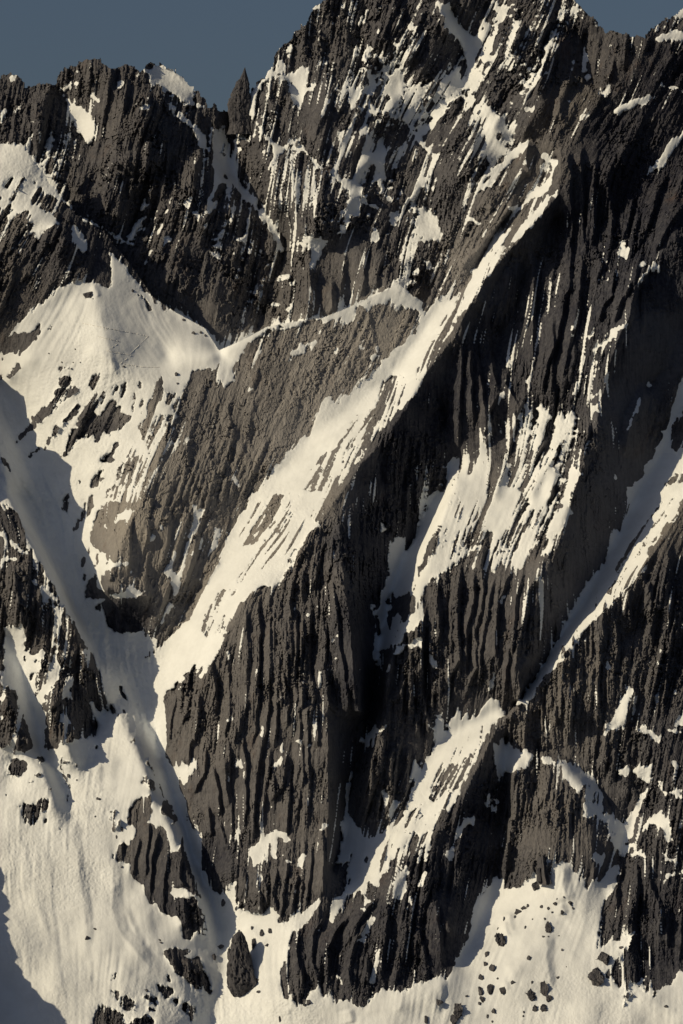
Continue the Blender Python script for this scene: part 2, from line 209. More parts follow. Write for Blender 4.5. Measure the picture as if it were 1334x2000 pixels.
('C2', -0.05, "150,80 260,20 400,0 340,120 260,220 200,180 120,160"), ('C2', -0.15, "480,140 560,0 600,0 560,130 510,180"),
('C2', 1.1, "1130,60 1180,0 1240,0 1230,70 1270,90 1220,180 1180,250 1140,380 1100,430 1060,560 1030,590 1000,650 1000,720 970,750 960,830 930,880 870,910 890,990 860,990 840,920 850,850 880,800 870,720 840,700 870,640 900,560 930,480 930,390 950,250 1000,280 980,330 1000,370 1040,330 1080,250 1110,170 1110,130 1150,100"),
('C2', -1, "1090,440 1130,370 1180,230 1210,170 1190,260 1140,380 1110,430"), ('C2', -0.9, "900,640 960,540 970,600 1040,570 1050,640 990,740 980,680 930,780 910,720 940,640"),
('C2', 1.1, "1240,0 1334,0 1334,400 1280,420 1230,460 1180,480 1130,540 1110,600 1080,620 1060,570 1090,490 1160,370 1190,280 1240,130"), ('C2', 0.2, "1170,330 1240,180 1270,240 1200,400"),
('C2', 1.1, "970,820 990,780 1050,700 1110,660 1120,700 1090,760 1060,780 1020,800 980,850 960,830"), ('C2', 1, "960,920 980,880 1020,860 1000,910"), ('C2', 1, "1030,890 1070,840 1110,830 1110,880 1080,880 1040,900"),
('C2', 0.1, "1010,760 1060,640 1110,600 1110,660 1050,700"),
('C2', 0.9, "905,1030 940,980 930,1010"), ('C2', 1, "165,1050 180,970 190,1000 180,1060"), ('C2', 1, "530,1090 545,1000 550,1080 540,1130"), ('C2', 1, "600,850 630,800 615,850"),
('C2', 1, "380,680 400,660 400,690"), ('C2', 1, "610,960 630,920 630,960"), ('C2', 1, "580,1010 630,1000 610,1020"), ('C2', 1, "465,1190 490,1175 480,1200"), ('C2', 1, "560,1195 580,1190 570,1205"),
('C2', 1, "1150,890 1180,930 1200,1000 1170,1000 1155,940"), ('C2', 1, "1190,1240 1240,1300 1240,1370 1200,1400 1170,1420 1180,1350 1140,1310 1180,1340"), ('C2', 1.1, "1170,1460 1200,1390 1260,1350 1310,1270 1334,1220 1334,1460"),
('C2', 0.9, "850,1360 900,1340 930,1300 910,1340 860,1380"), ('C2', 1, "760,1390 800,1410 830,1330 840,1370 820,1450 780,1430"), ('C2', 1, "390,1430 420,1400 430,1430"), ('C2', 0.8, "200,1400 215,1290 215,1350"),
('C2', 0.9, "0,1290 40,1270 20,1310 10,1340"), ('C2', 0.9, "0,900 30,890 20,960 0,970"), ('C2', 1, "880,160 910,210 890,240 870,170"), ('C2', 0.9, "440,700 490,700 470,715 445,715"), ('C2', 0.9, "515,650 535,640 540,660"),
('C3', 0.4, "0,0 150,0 200,0 180,120 140,190 130,280 120,360 80,390 50,410 0,440"), ('C3', 1, "0,200 60,120 130,40 160,60 120,200 110,330 40,400 0,420"),
('C3', 1.1, "240,130 270,30 330,0 400,0 400,60 370,120 350,170 320,260 290,280 270,220 240,240 220,200"), ('C3', 0.9, "240,460 260,360 290,335 290,400"),
('C3', 1, "350,430 390,330 430,200 450,90 500,60 530,0 590,0 560,100 510,200 490,280 460,350 430,430 400,440 380,410"), ('C3', -0.5, "420,260 460,110 500,100 470,200 440,290"),
('C3', 1, "590,170 640,100 680,20 695,0 680,80 730,150 670,110 650,190 620,240 590,300 580,350 540,370 580,270 570,240"),
('C3', 0.9, "290,620 330,590 320,610 300,630"), ('C3', 0.9, "460,560 490,480 530,420 500,500"),
('C3', 1.15, "1040,90 1050,50 1020,0 1500,-80 1500,0 1334,30 1310,60 1300,100 1310,140 1250,180 1210,230 1200,290 1140,320 1130,430 1090,460 1040,510 990,570 930,630 880,690 790,760 740,840 690,900 640,960 570,1030 500,1100 490,1170 410,1200 370,1225 440,1150 500,1040 570,930 640,820 700,680 770,550 830,470 890,400 930,260 950,225 1000,200 1030,120"),
('C3', -0.12, "1290,30 1220,60 1160,130 1080,230 1020,310 950,440 960,470 1040,420 1110,330 1180,270 1220,180"), ('C3', -0.15, "950,500 890,580 920,590 990,520 1010,470"), ('C3', -0.6, "640,950 720,880 700,870 650,920"),
('C3', 1.1, "1005,1090 1050,1110 1060,1140 1030,1190 1020,1240 1010,1310 950,1340 880,1380 920,1310 960,1230 990,1170 1010,1130"),
('C3', 1, "890,1000 910,960 935,1000"), ('C3', 0.9, "1070,1370 1110,1320 1160,1370 1200,1390 1250,1340 1290,1340 1334,1350 1300,1370 1230,1360 1190,1420 1150,1380 1100,1370"), ('C3', 0.9, "1160,1160 1190,1150 1190,1200"),
('C3', 1, "1280,1320 1320,1260 1334,1230 1400,1200 1400,1330 1334,1330"), ('C3', 0.9, "1270,1130 1310,1110 1290,1150"),
('C3', 1.1, "0,1330 60,1210 50,1290 80,1300 130,1220 120,1290 180,1260 240,1170 300,1190 310,1240 340,1260 260,1320 230,1350 200,1430 180,1460 0,1460"), ('C3', 0.8, "210,1140 240,1060 270,1000 260,1100 230,1150"),
# the big slope at the lower left
('D1', 1.2, "-300,70 60,50 70,80 110,90 150,100 190,50 250,100 300,240 360,330 380,380 400,270 340,150 430,165 480,110 560,60 590,-10 740,-10 760,60 820,100 880,220 920,330 960,370 1040,500 1080,680 1130,900 1150,1010 1180,1110 1200,1090 1260,1040 1334,830 1334,1900 -300,1900"),
('D1', 1.2, "760,-20 930,-20 930,110 990,180 1000,250 1060,370 1060,460 1130,560 1130,700 1200,860 1270,900 1260,1050 1190,1110 1140,950 1080,700 1040,520 970,380 880,230 820,100 770,60"),
('D1', 1.2, "200,-10 280,90 300,60 480,0 580,-10 540,60 440,165 330,110 330,180 370,260 400,300 370,350 300,240 250,110 190,60 170,-10"),
('D1', 1, "990,180 1040,150 1110,110 1120,150 1080,230 1060,280 1030,250"),
('D1', -1, "45,180 60,130 100,120 150,140 160,170 120,220 70,215"), ('D1', -1, "185,110 210,100 260,120 250,155 220,130"), ('D1', -1, "190,210 220,195 235,215 210,235"), ('D1', -1, "60,80 90,75 80,100"), ('D1', -1, "160,250 190,240 180,265"),
('D1', -1, "95,390 130,370 160,380 210,390 220,350 280,350 275,400 235,430 180,500 140,480 110,420"), ('D1', -1, "245,480 265,460 275,480 260,495"), ('D1', -1, "315,520 345,515 335,535"), ('D1', -1, "20,320 40,315 40,340"), ('D1', -1, "280,290 295,275 300,300"),
('D1', -1, "720,480 730,400 790,340 850,320 850,400 870,410 830,480 870,500 880,560 900,490 950,540 960,620 1000,650 1040,560 1050,650 1090,760 1130,880 1130,910 1040,850 990,870 960,890 980,900 1060,910 1100,900 1140,960 1150,1030 1170,1130 1100,1100 1080,1150 1030,1130 1030,1090 1010,1020 930,1000 900,980 890,940 850,940 820,900 810,840 760,800 730,770 740,720 700,700 640,700 650,650 700,580 720,620 760,560 770,520"),
('D1', 1, "960,640 970,560 1000,520 1035,515 1020,620 1000,650 955,650"), ('D1', 1, "960,890 1010,850 1050,870 1090,890 1050,910 1000,900"),
('D1', -1, "800,250 830,210 870,260 890,300 860,290 820,260 790,265"), ('D1', -1, "820,110 840,120 880,230 860,200 830,160"), ('D1', -1, "745,0 765,0 770,50 755,45"), ('D1', -1, "920,360 950,350 1000,450 1000,500 980,490 960,450 920,430"),
('D1', -1, "620,420 650,395 665,410 660,440 630,480 615,470"), ('D1', -1, "620,530 640,480 680,460 680,500 640,540"), ('D1', -1, "605,650 620,630 630,640 620,660"),
('D1', -1, "915,1210 940,1190 1010,1190 1080,1195 1100,1230 1140,1250 1150,1310 1180,1380 1210,1430 1195,1470 1120,1430 1070,1390 1000,1340 970,1280 930,1250"), ('D1', 1, "1000,1250 1060,1240 1100,1210 1130,1240 1080,1250"),
('D1', -1, "625,1390 640,1330 670,1340 655,1370"), ('D1', -1, "625,1420 640,1430 680,1440 680,1480 650,1470"), ('D1', -1, "680,1500 710,1455 750,1490 770,1530 730,1560 690,1540"), ('D1', -1, "790,1480 850,1455 890,1480 890,1520 850,1510 830,1500"),
('D1', -1, "890,1410 930,1400 980,1420 990,1450 960,1470 930,1480 910,1440"), ('D1', -1, "930,1355 960,1350 970,1390 940,1385"), ('D1', -1, "1030,1510 1060,1490 1100,1540 1110,1600 1080,1610 1040,1550"),
('D1', -1, "520,1640 560,1520 600,1530 640,1545 700,1570 730,1900 480,1900"), ('D1', -0.6, "730,1624 760,1580 800,1600 830,1570 870,1600 890,1900 730,1900"), ('D1', -1, "830,1530 870,1530 890,1550 850,1555"), ('D1', -1, "980,1490 1010,1480 1005,1520"),
# foot of the great buttress and the ramp
('D2', 1.2, "0,900 60,810 60,980 130,990 190,1010 230,990 260,960 300,1010 300,1060 380,1030 450,980 540,900 540,940 500,1000 440,1070 400,1090 370,1140 350,1230 320,1310 320,1410 340,1480 410,1525 450,1510 490,1430 540,1400 550,1470 600,1520 690,1480 740,1530 790,1530 850,1470 890,1420 920,1440 1000,1440 1100,1410 1210,1350 1250,1380 1290,1340 1334,1250 1334,1900 -20,1900 -20,900"),
('D2', 1.1, "600,950 640,900 690,850 660,850 650,790 690,750 720,700 740,610 755,510 770,510 780,570 850,570 880,540 930,550 1010,440 1050,340 1100,210 1170,80 1200,0 1334,0 1334,120 1280,150 1230,170 1240,120 1200,190 1160,290 1140,340 1180,370 1230,320 1334,250 1334,320 1270,430 1260,400 1210,400 1180,460 1170,510 1110,560 1080,540 1030,560 980,630 950,690 910,680 940,740 910,770 860,800 880,850 810,820 790,920 760,860 690,910 670,930 680,960 630,1010 610,1060 580,1000"),
('D2', -0.5, "650,790 700,760 690,800 720,790 700,840 660,840"), ('D2', -0.9, "785,700 800,675 810,690 795,720"), ('D2', -0.7, "740,770 770,755 760,780"), ('D2', -0.8, "1020,500 1040,440 1110,370 1115,380 1060,470 1120,430 1090,480 1030,560"),
('D2', -0.3, "1010,660 1060,560 1160,560 1240,560 1180,680 1100,720"), ('D2', -0.4, "1150,340 1200,190 1334,120 1334,240 1240,310 1190,365"),
('D2', 1.1, "650,500 680,430 690,320 680,240 700,270 720,180 730,200 700,300 690,440 740,490 755,510 740,600 700,700 640,720 610,710 650,670 640,590 670,590 650,540"),
('D2', 1, "150,630 190,590 240,550 320,525 350,550 370,590 330,595 310,560 280,570 290,690 260,660 270,610 250,590 220,610 210,680 160,740 150,690"), ('D2', 0.9, "300,740 320,650 330,690 390,730 350,690 320,680"),
('D2', 1, "410,740 430,670 465,645 440,700 430,740"), ('D2', 1, "380,920 395,830 400,870 385,930"), ('D2', 1, "215,910 235,850 240,880 225,905"), ('D2', 1, "185,820 205,770 210,800 195,820"), ('D2', 1, "55,590 60,540 85,515 80,570"),
('D2', 1, "60,160 80,115 100,175 80,170"), ('D2', 1, "270,180 310,110 320,120 305,190"), ('D2', 1, "390,40 415,0 430,40"), ('D2', 1, "460,50 480,25 495,40 475,70"), ('D2', 0.9, "300,80 325,30 325,70"), ('D2', 0.9, "10,250 25,200 30,240"), ('D2', 0.9, "20,530 30,470 35,500"),
('D2', 0.9, "505,530 540,510 570,480 590,500 540,520"), ('D2', 0.9, "470,390 480,350 480,380"),
('D2', 1, "740,1170 770,1110 820,1030 850,1010 840,1060 800,1120 790,1165 770,1150"), ('D2', 1, "800,1000 780,950 800,900 830,940 820,1000 830,940 760,960 720,1000 750,950"), ('D2', 1.1, "930,940 960,860 1000,770 1020,715 1035,770 1020,830 1020,870 980,880"),
('D2', 0.9, "1030,980 1060,870 1060,920 1040,980"), ('D2', 0.9, "1085,840 1120,760 1140,760 1110,820"), ('D2', 0.9, "1115,660 1150,610 1200,600 1190,630 1140,640"), ('D2', 1, "1240,700 1245,640 1290,620 1280,690 1260,680"), ('D2', 1, "1295,590 1310,540 1334,500 1334,560"),
('D2', 1, "810,1390 830,1320 880,1200 880,1240 850,1330 840,1390"), ('D2', 1, "640,1350 655,1350 670,1400 650,1390"), ('D2', 0.9, "510,1100 530,1070 550,1050 530,1100"), ('D2', 0.9, "430,1140 450,1100 455,1120"),
('D2', 0.9, "880,320 900,280 920,340 910,390"), ('D2', 0.9, "920,470 950,350 970,360 960,420"), ('D2', 0.9, "745,450 780,390 770,430"), ('D2', 1, "1050,200 1060,120 1100,160 1090,210 1060,230 1040,260"),
('D3', 1.1, "-10,0 215,0 190,60 150,150 110,210 60,330 -10,440 -10,330 30,240 70,190 100,130 110,100 60,130 -10,180"), ('D3', -0.15, "-10,190 60,180 130,90 160,60 180,60 100,210 40,310 -10,320"),
('D3', 1.1, "265,20 300,50 350,30 380,70 420,90 390,180 320,215 290,200 280,230 270,120"), ('D3', 1, "385,175 430,65 490,95 490,130 450,180 410,170"),
('D3', 1.1, "515,130 560,105 600,120 600,150 640,150 640,130 680,135 740,180 830,240 870,310 840,310 820,340 800,320 810,270 780,260 740,300 690,280 680,230 650,200 640,160 600,150 570,165"),
('D3', 1, "770,380 810,380 880,380 880,420 860,440 910,440 900,420 940,460 940,520 920,560 900,490 860,450 780,445 750,455 790,430"), ('D3', 0.1, "830,300 880,320 900,400 800,380"),
('D3', 1, "35,590 50,520 100,460 150,440 155,480 100,500 60,570"), ('D3', 1, "0,690 0,640 30,630 25,700"), ('D3', 0.5, "195,390 230,320 290,370 240,360 280,400 270,430"),
('D3', 1.1, "985,700 960,640 910,580 940,540 940,480 960,470 1000,490 1030,450 1060,380 1110,310 1140,270 1050,200 1080,170 1150,160 1160,200 1140,270 1100,380 1060,480 1050,560 1000,610 1055,600 1040,640 1000,690"),
('D3', 0.9, "980,190 1020,155 1040,190 1000,220 980,210"), ('D3', 1, "1130,200 1165,140 1160,190"), ('D3', 1, "790,680 830,660 880,680 920,630 920,650 890,690 880,725 840,710 820,690"),
('D3', 1.2, "-10,1390 50,1270 120,1130 150,960 240,830 260,790 310,800 300,870 340,850 400,850 500,760 520,810 580,820 620,710 560,710 560,695 640,710 700,710 720,760 750,820 800,865 850,830 920,750 980,710 960,860 910,900 880,960 870,1060 830,1200 870,1200 910,1150 980,1160 1080,1080 1020,1170 960,1260 920,1310 890,1370 930,1360 980,1420 1000,1500 975,1570 1050,1450 1030,1400 1140,1350 1080,1400 1110,1440 1170,1490 1190,1430 1270,1400 1290,1320 1600,1330 1600,1900 -10,1900"),
('D3', 1, "1080,550 1110,500 1170,440 1200,420 1250,470 1270,540 1290,590 1240,580 1220,510 1150,490 1110,540"), ('D3', 1, "1050,660 1100,630 1120,680"), ('D3', 1, "1210,660 1250,680 1320,710 1310,720 1240,700"), ('D3', 1, "1210,850 1240,790 1334,750 1290,790 1240,810"),
('D3', 0.9, "1260,140 1290,120 1320,180 1334,200 1290,170"), ('D3', 0.9, "1200,290 1215,250 1240,340 1230,340"), ('D3', 1, "1270,300 1334,290 1334,360 1290,330"), ('D3', 0.9, "1300,525 1320,480 1334,450 1334,510"), ('D3', 0.9, "1300,660 1334,640 1334,680"),
('D3', 0.9, "1150,920 1180,910 1170,935"), ('D3', 0.9, "1140,980 1165,960 1150,990"), ('D3', 0.9, "1240,990 1275,950 1280,970"),
]
# ------------------------------------------------------------------ numeric helpers
W = int((U1 - U0) / SP) + 1; H = int((V1 - V0) / SP) + 1
uu = U0 + SP * np.arange(W); vv = V0 + SP * np.arange(H)
UU, VV = np.meshgrid(uu, vv); UU = UU.astype(np.float32); VV = VV.astype(np.float32)

def resize(a, h, wd):
    y = np.linspace(0, a.shape[0] - 1, h); x = np.linspace(0, a.shape[1] - 1, wd)
    y0 = np.minimum(y.astype(int), a.shape[0] - 2); x0 = np.minimum(x.astype(int), a.shape[1] - 2)
    fy = (y - y0)[:, None]; fx = (x - x0)[None, :]
    r0 = a[y0]; r1 = a[y0 + 1]
    t = r0[:, x0] * (1 - fx) + r0[:, x0 + 1] * fx
    b = r1[:, x0] * (1 - fx) + r1[:, x0 + 1] * fx
    return (t * (1 - fy) + b * fy).astype(np.float32)

def noise(cell, seed, octaves=1, gain=0.5):
    out = np.zeros((H, W), np.float32); amp = 1.0
    for o in range(octaves):
        rs = np.random.RandomState(seed + 17 * o)
        c = max(cell / SP, 1.0)
        h, wd = int(H / c) + 4, int(W / c) + 4
        a = rs.standard_normal((h, wd)).astype(np.float32)
        if c > 1.0:
            y = np.arange(H) / c + rs.rand(); x = np.arange(W) / c + rs.rand()
            y0 = y.astype(int); x0 = x.astype(int); fy = (y - y0)[:, None]; fx = (x - x0)[None, :]
            fy = (fy * fy * (3 - 2 * fy)).astype(np.float32); fx = (fx * fx * (3 - 2 * fx)).astype(np.float32)
            r0 = a[y0]; r1 = a[y0 + 1]
            n = (r0[:, x0] * (1 - fx) + r0[:, x0 + 1] * fx) * (1 - fy) + (r1[:, x0] * (1 - fx) + r1[:, x0 + 1] * fx) * fy
        else:
            n = a[:H, :W]
        out += amp * n; amp *= gain; cell *= 0.5
    return out / out.std()

def blur(a, r):
    """three box passes, r in metres"""
    k = max(int(r / SP), 0)
    if k == 0: return a
    for _ in range(2):
        for ax in (0, 1):
            p = np.pad(a, [(k + 1, k) if i == ax else (0, 0) for i in (0, 1)], mode='edge').astype(np.float64)
            c = np.cumsum(p, ax); n = a.shape[ax]
            a = ((c[2 * k + 1:] - c[:-2 * k - 1]) if ax == 0 else (c[:, 2 * k + 1:] - c[:, :-2 * k - 1])) / (2 * k + 1)
            a = a.astype(np.float32)
    return a

def inside(poly, X, Y):
    r = np.zeros(X.shape, bool); n = len(poly)
    for i in range(n):
        x0, y0 = poly[i]; x1, y1 = poly[(i + 1) % n]
        if y0 == y1: continue
        c = ((y0 > Y) != (y1 > Y)) & (X < (x1 - x0) * (Y - y0) / (y1 - y0) + x0)
        r ^= c
    return r

def bbox(poly, m=0):
    j0 = max(int((poly[:, 0].min() - m - U0) / SP), 0); j1 = min(int((poly[:, 0].max() + m - U0) / SP) + 2, W)
    i0 = max(int((poly[:, 1].min() - m - V0) / SP), 0); i1 = min(int((poly[:, 1].max() + m - V0) / SP) + 2, H)
    return slice(i0, max(i1, i0)), slice(j0, max(j1, j0))

def sample(a, X, Y):
    j = np.clip(((X - U0) / SP + 0.5).astype(np.int32), 0, W - 1); i = np.clip(((Y - V0) / SP + 0.5).astype(np.int32), 0, H - 1)
    return a[i, j]

def field(cps, k, power=3.0):
    """inverse distance blend of value k over control points"""
    st = 16.0; h = int((V1 - V0) / st) + 2; wd = int((U1 - U0) / st) + 2
    X, Y = np.meshgrid(U0 + np.arange(wd) * (U1 - U0) / (wd - 1), V0 + np.arange(h) * (V1 - V0) / (h - 1))
    s = np.zeros(X.shape); t = np.zeros(X.shape)
    for c in cps:
        wgt = 1.0 / ((X - c[0]) ** 2 + (Y - c[1]) ** 2 + 900.0) ** (power / 2)
        s += wgt * k(c); t += wgt
    return resize((s / t).astype(np.float32), H, W)

def solve(lines, default=0.0):
    """surface stretched between surveyed lines: creases stay sharp at ridges and gullies"""
    prev = None
    for st in (64.0, 32.0, 16.0, 8.0, 4.0):
        h = int((V1 - V0) / st) + 1; wd = int((U1 - U0) / st) + 1
        acc = np.zeros((h, wd)); cnt = np.zeros((h, wd))
        for ln in lines:
            for a, b in (zip(ln[:-1], ln[1:]) if len(ln) > 1 else ((ln[0], ln[0]),)):
                n = int(max(abs(a[0] - b[0]), abs(a[1] - b[1])) / st * 2) + 2
                t = np.linspace(0, 1, n)[:, None]; p = a * (1 - t) + b * t
                j = np.round((p[:, 0] - U0) / st).astype(int); i = np.round((p[:, 1] - V0) / st).astype(int)
                ok = (i >= 0) & (i < h) & (j >= 0) & (j < wd)
                np.add.at(acc, (i[ok], j[ok]), p[ok, 2]); np.add.at(cnt, (i[ok], j[ok]), 1)
        fx = cnt > 0; val = np.where(fx, acc / np.maximum(cnt, 1), 0)
        z = np.full((h, wd), default) if prev is None else resize(prev.astype(np.float32), h, wd).astype(float)
        z[fx] = val[fx]
        for it in range(400 if st > 30 else 160 if st > 5 else 60):
            p = np.pad(z, 1, mode='edge')
            z = 0.25 * (p[:-2, 1:-1] + p[2:, 1:-1] + p[1:-1, :-2] + p[1:-1, 2:])
            z[fx] = val[fx]
        prev = z
    return resize(prev.astype(np.float32), H, W)

def stroke(D, line, h, wl, wr, taper=True):
    """raise (h > 0) a rib or cut (h < 0) a slot along a line; wl and wr are its widths to the left and right"""
    m = max(wl, wr) + 2; si, sj = bbox(line, m)
    X = UU[si, sj]; Y = VV[si, sj]
    if X.size == 0: return
    wob = WOB[si, sj]
    X = X + wob * min(5.0, 0.35 * max(wl, wr))
    best = np.full(X.shape, 1e9, np.float32); side = np.zeros(X.shape, np.float32); tt = np.zeros(X.shape, np.float32)
    ls = np.hypot(*(line[1:, :2] - line[:-1, :2]).T); tot = ls.sum(); run = 0.0
    for k in range(len(line) - 1):
        a = line[k, :2]; d = line[k + 1, :2] - a; L = ls[k] + 1e-6
        t = np.clip(((X - a[0]) * d[0] + (Y - a[1]) * d[1]) / (L * L), 0, 1)
        dx = X - a[0] - t * d[0]; dy = Y - a[1] - t * d[1]
        q = np.hypot(dx, dy)
        c = d[0] * dy - d[1] * dx          # > 0: left of a line drawn downwards
        u = q < best
        best = np.where(u, q, best); side = np.where(u, c, side); tt = np.where(u, (run + t * L) / tot, tt); run += L
    wd = np.where(side > 0, wl, wr)
    pr = np.clip(1 - best / wd, 0, 1)
    e = np.minimum(1, 6 * np.minimum(tt + 0.02, 1.02 - tt)) if taper else 1.0
    D[si, sj] -= h * pr * e

WOB = noise(34, 5, 3) * 0.25

# ------------------------------------------------------------------ large forms: surveyed ridges and gullies (u, v, metres behind the plane)
MIDB = pts('P', "-400,240 -20,285 0,280 40,278 60,305 90,345 140,410 190,440 215,470 235,490 265,530 300,580 345,610 400,640 428,683 470,665 520,638 560,630 630,620 700,592 740,573 778,553 800,570 830,592 845,560 870,500 885,440 915,385 940,345 990,300 1030,275 1045,282 1060,270 1074,245 1082,205 1100,158 1130,145 1155,170 1185,188 1215,150 1240,112 1262,70 1290,45 1334,18 1600,-40 1600,2400 -400,2400")
SKYL = pts('P', "-400,170 -60,150 0,146 20,143 38,150 50,167 62,168 72,163 105,163 110,158 115,140 125,133 150,128 165,115 190,112 205,120 210,130 240,122 262,128 275,142 290,126 310,123 330,130 350,145 372,165 385,175 400,195 412,210 418,200 425,212 443,218 452,226 478,222 492,170 515,150 530,130 540,100 560,80 580,55 600,40 610,15 630,5 650,-30 700,-80 800,-130 950,-140 1080,-60 1110,-20 1130,5 1145,25 1165,40 1180,58 1195,60 1215,65 1222,60 1235,72 1250,72 1258,75 1264,60 1285,45 1310,30 1334,18 1600,-60 1600,2400 -400,2400")
def L(s): return pts('P', s)
MID = [L(s) for s in (
 "1085,310,20 1040,375,35 980,435,35 905,560,25 850,610,20 820,660,20 760,740,20 690,795,20 610,850,22 560,915,22 500,960,25 470,1010,30 440,1070,35 390,1150,45 340,1225,60 310,1300,75",
 "1095,300,-30 1090,380,-35 1000,480,-45 930,565,-55 880,665,-62 820,740,-68 790,800,-72 740,870,-78 705,905,-84 650,985,-92 600,1060,-92 560,1135,-90 490,1160,-86 440,1240,-72 400,1330,-50 345,1430,10",
 "330,722,8 440,685,4 540,637,-5 640,620,-5 720,585,-8 780,560,-12 815,590,4",
 "212,1195,75 250,1205,75 288,1222,72", "210,1150,-30 245,1160,-12 285,1165,-5", "225,727,-5 260,735,-5 320,760,-18 330,850,-25 290,950,-32 240,1050,-34 212,1130,-30",
 "-60,700,150 0,800,140 60,930,130 110,1050,120 165,1170,108 230,1280,95 270,1350,90 300,1430,85 330,1530,75 365,1640,70 400,1740,60 430,1810,45 440,1880,35 420,1950,25 400,2060,10",
 "-20,720,146 38,812,136 92,945,124 138,1060,112 190,1175,100 250,1285,90 290,1350,85", "30,960,122 80,1070,112 130,1170,100 195,1290,90", "-90,850,40 0,885,30 20,960,-10 50,1020,-45 85,1090,-85 115,1150,-78 140,1220,-55 180,1310,-25 215,1370,15 240,1395,40",
 "10,1240,0 40,1300,30 65,1400,50 85,1460,30 115,1500,5",
 "10,1000,-50 20,1150,-85 40,1210,-60", "-20,1300,-30 20,1370,-40 55,1450,-40",
 "65,1180,-75 75,1290,-35 100,1340,-40 120,1440,-45 145,1492,-30",
 "237,1400,20 262,1450,-14 285,1500,-24 300,1560,-34 345,1620,-42 358,1680,-46 385,1750,-42 393,1820,-20", "237,1400,20 215,1436,12 192,1474,4 168,1502,0", "178,1428,48 203,1396,60 228,1366,66", "70,1462,34 104,1506,34 130,1556,22 143,1600,6", "58,1478,-22 92,1500,-24 104,1560,-30 112,1610,-22", "20,1480,5 25,1560,-8", "215,1600,-12 235,1680,-18 290,1740,-22 340,1800,-22", "262,1852,-44 300,1872,-34 335,1892,-20", "262,1900,-38 240,1940,-62",
 "0,1600,0 100,1600,-15 200,1560,-10", "0,1800,-25 100,1800,-30 250,1780,-30", "0,2060,-70 150,1950,-50 250,1900,-50 320,2060,-60",
 "320,1850,-30 350,1900,-25 385,1915,0 410,1940,10", "215,1990,-70 300,2000,-75 380,2060,-60",
 "885,900,60 860,960,72 800,1060,85 765,1150,85 740,1250,80 735,1290,72 720,1400,60 700,1470,50 680,1560,50 665,1640,40 650,1700,20",
 "650,985,-92 672,1080,-104 685,1200,-110 692,1290,-112 700,1390,-95", "640,1330,-92 642,1440,-90 642,1560,-80 635,1700,-70 620,1790,-60",
 "440,1500,-55 470,1400,-78 520,1300,-90 600,1300,-98 600,1400,-95", "450,1700,-35 520,1740,-45 600,1770,-55",
 "330,1440,25 360,1490,10 370,1560,15 385,1650,12 440,1730,0", "440,1290,-62 420,1400,-35 430,1500,-40",
 "890,930,-5 850,1050,-20 830,1110,-30 800,1190,-42 780,1250,-52 757,1300,-52 752,1400,-42 730,1480,-30 710,1560,0",
 "960,700,25 1000,600,40 1050,500,45 1085,430,25", "1000,850,5 900,850,10 860,800,0 800,900,-5", "870,740,-25 920,640,-20 1000,500,-10",
 "1150,300,0 1200,220,5 1260,80,0 1334,30,20", "1424,100,40 1334,150,35 1334,300,60 1270,340,45 1170,440,38", "1424,300,60 1424,500,0 1334,440,-25 1300,420,-30",
 "1424,600,30 1334,640,20 1300,720,35 1260,760,40",
 "1320,460,-45 1275,510,-55 1245,570,-65 1230,630,-72 1190,720,-80 1170,790,-84 1155,870,-84 1110,990,-84 1075,1100,-82 1045,1180,-76 1025,1300,-66 1010,1375,-40",
 "1424,640,60 1334,800,62 1290,890,62 1240,980,62 1200,1060,60 1140,1170,58 1090,1250,48 1040,1330,34 990,1395,8",
 "1424,900,-30 1334,990,-34 1300,1045,-34 1250,1115,-36 1200,1170,-40 1130,1235,-44 1080,1300,-38 1030,1360,-28 985,1405,-22",
 "960,1395,14 870,1440,18 830,1500,16 790,1570,14 745,1620,16 700,1670,14 680,1715,6",
 "965,1432,-48 930,1500,-52 890,1590,-58 840,1640,-60 790,1690,-60 750,1740,-62 700,1760,-54 640,1790,-46 580,1850,-60",
 "560,1950,-68 640,1960,-76 760,1970,-86 860,1930,-80 890,1905,-60", "850,1750,-62 880,1820,-64",
 "985,1440,45 990,1560,55 985,1650,55 960,1760,35 900,1880,-25",
 "1005,1490,-20 1000,1600,-15 985,1690,0", "1080,1550,-52 1070,1690,-48 1150,1640,-45 1160,1720,-45 1140,1540,-40 1100,1490,-28 1050,1475,-15",
 "1060,1462,12 1110,1480,14 1150,1515,20 1190,1570,24", "1255,1530,25 1215,1650,22 1203,1720,10",
 "1100,1400,-15 1200,1350,-10", "1180,1480,0 1240,1480,10", "1424,1300,10 1334,1300,15 1260,1200,5 1220,1250,10", "1334,1100,-15 1424,1080,-10",
 "1260,1700,-45 1300,1600,-45 1424,1600,-50", "1334,1750,-65 1220,1850,-58 1300,1900,-60", "1180,1740,-20 1180,1820,-55",
 "1100,1800,-40 1000,1900,-75", "1334,1990,-110 1200,1920,-85 1100,2060,-120 900,2060,-115 700,2060,-115", "530,1970,-50 500,1860,-15 480,1790,5",
 "0,285,15 45,285,0 90,345,18 140,410,25 190,440,28 215,470,30 238,492,48", "60,420,-15 110,450,-20 150,500,-10", "50,500,-20 0,600,-15 -90,600,-20", "-90,330,0 -20,330,0",
 "100,600,15 190,560,5", "180,560,2 195,620,-14 210,690,-20 225,727,-8", "60,700,40 20,740,90", "300,640,28 330,700,40", "265,530,50 340,612,60 400,645,66 432,690,66",
 "1040,285,10 960,340,18 900,400,30 880,480,40 850,570,32", "1000,400,-5 940,480,0 900,520,8",
)]
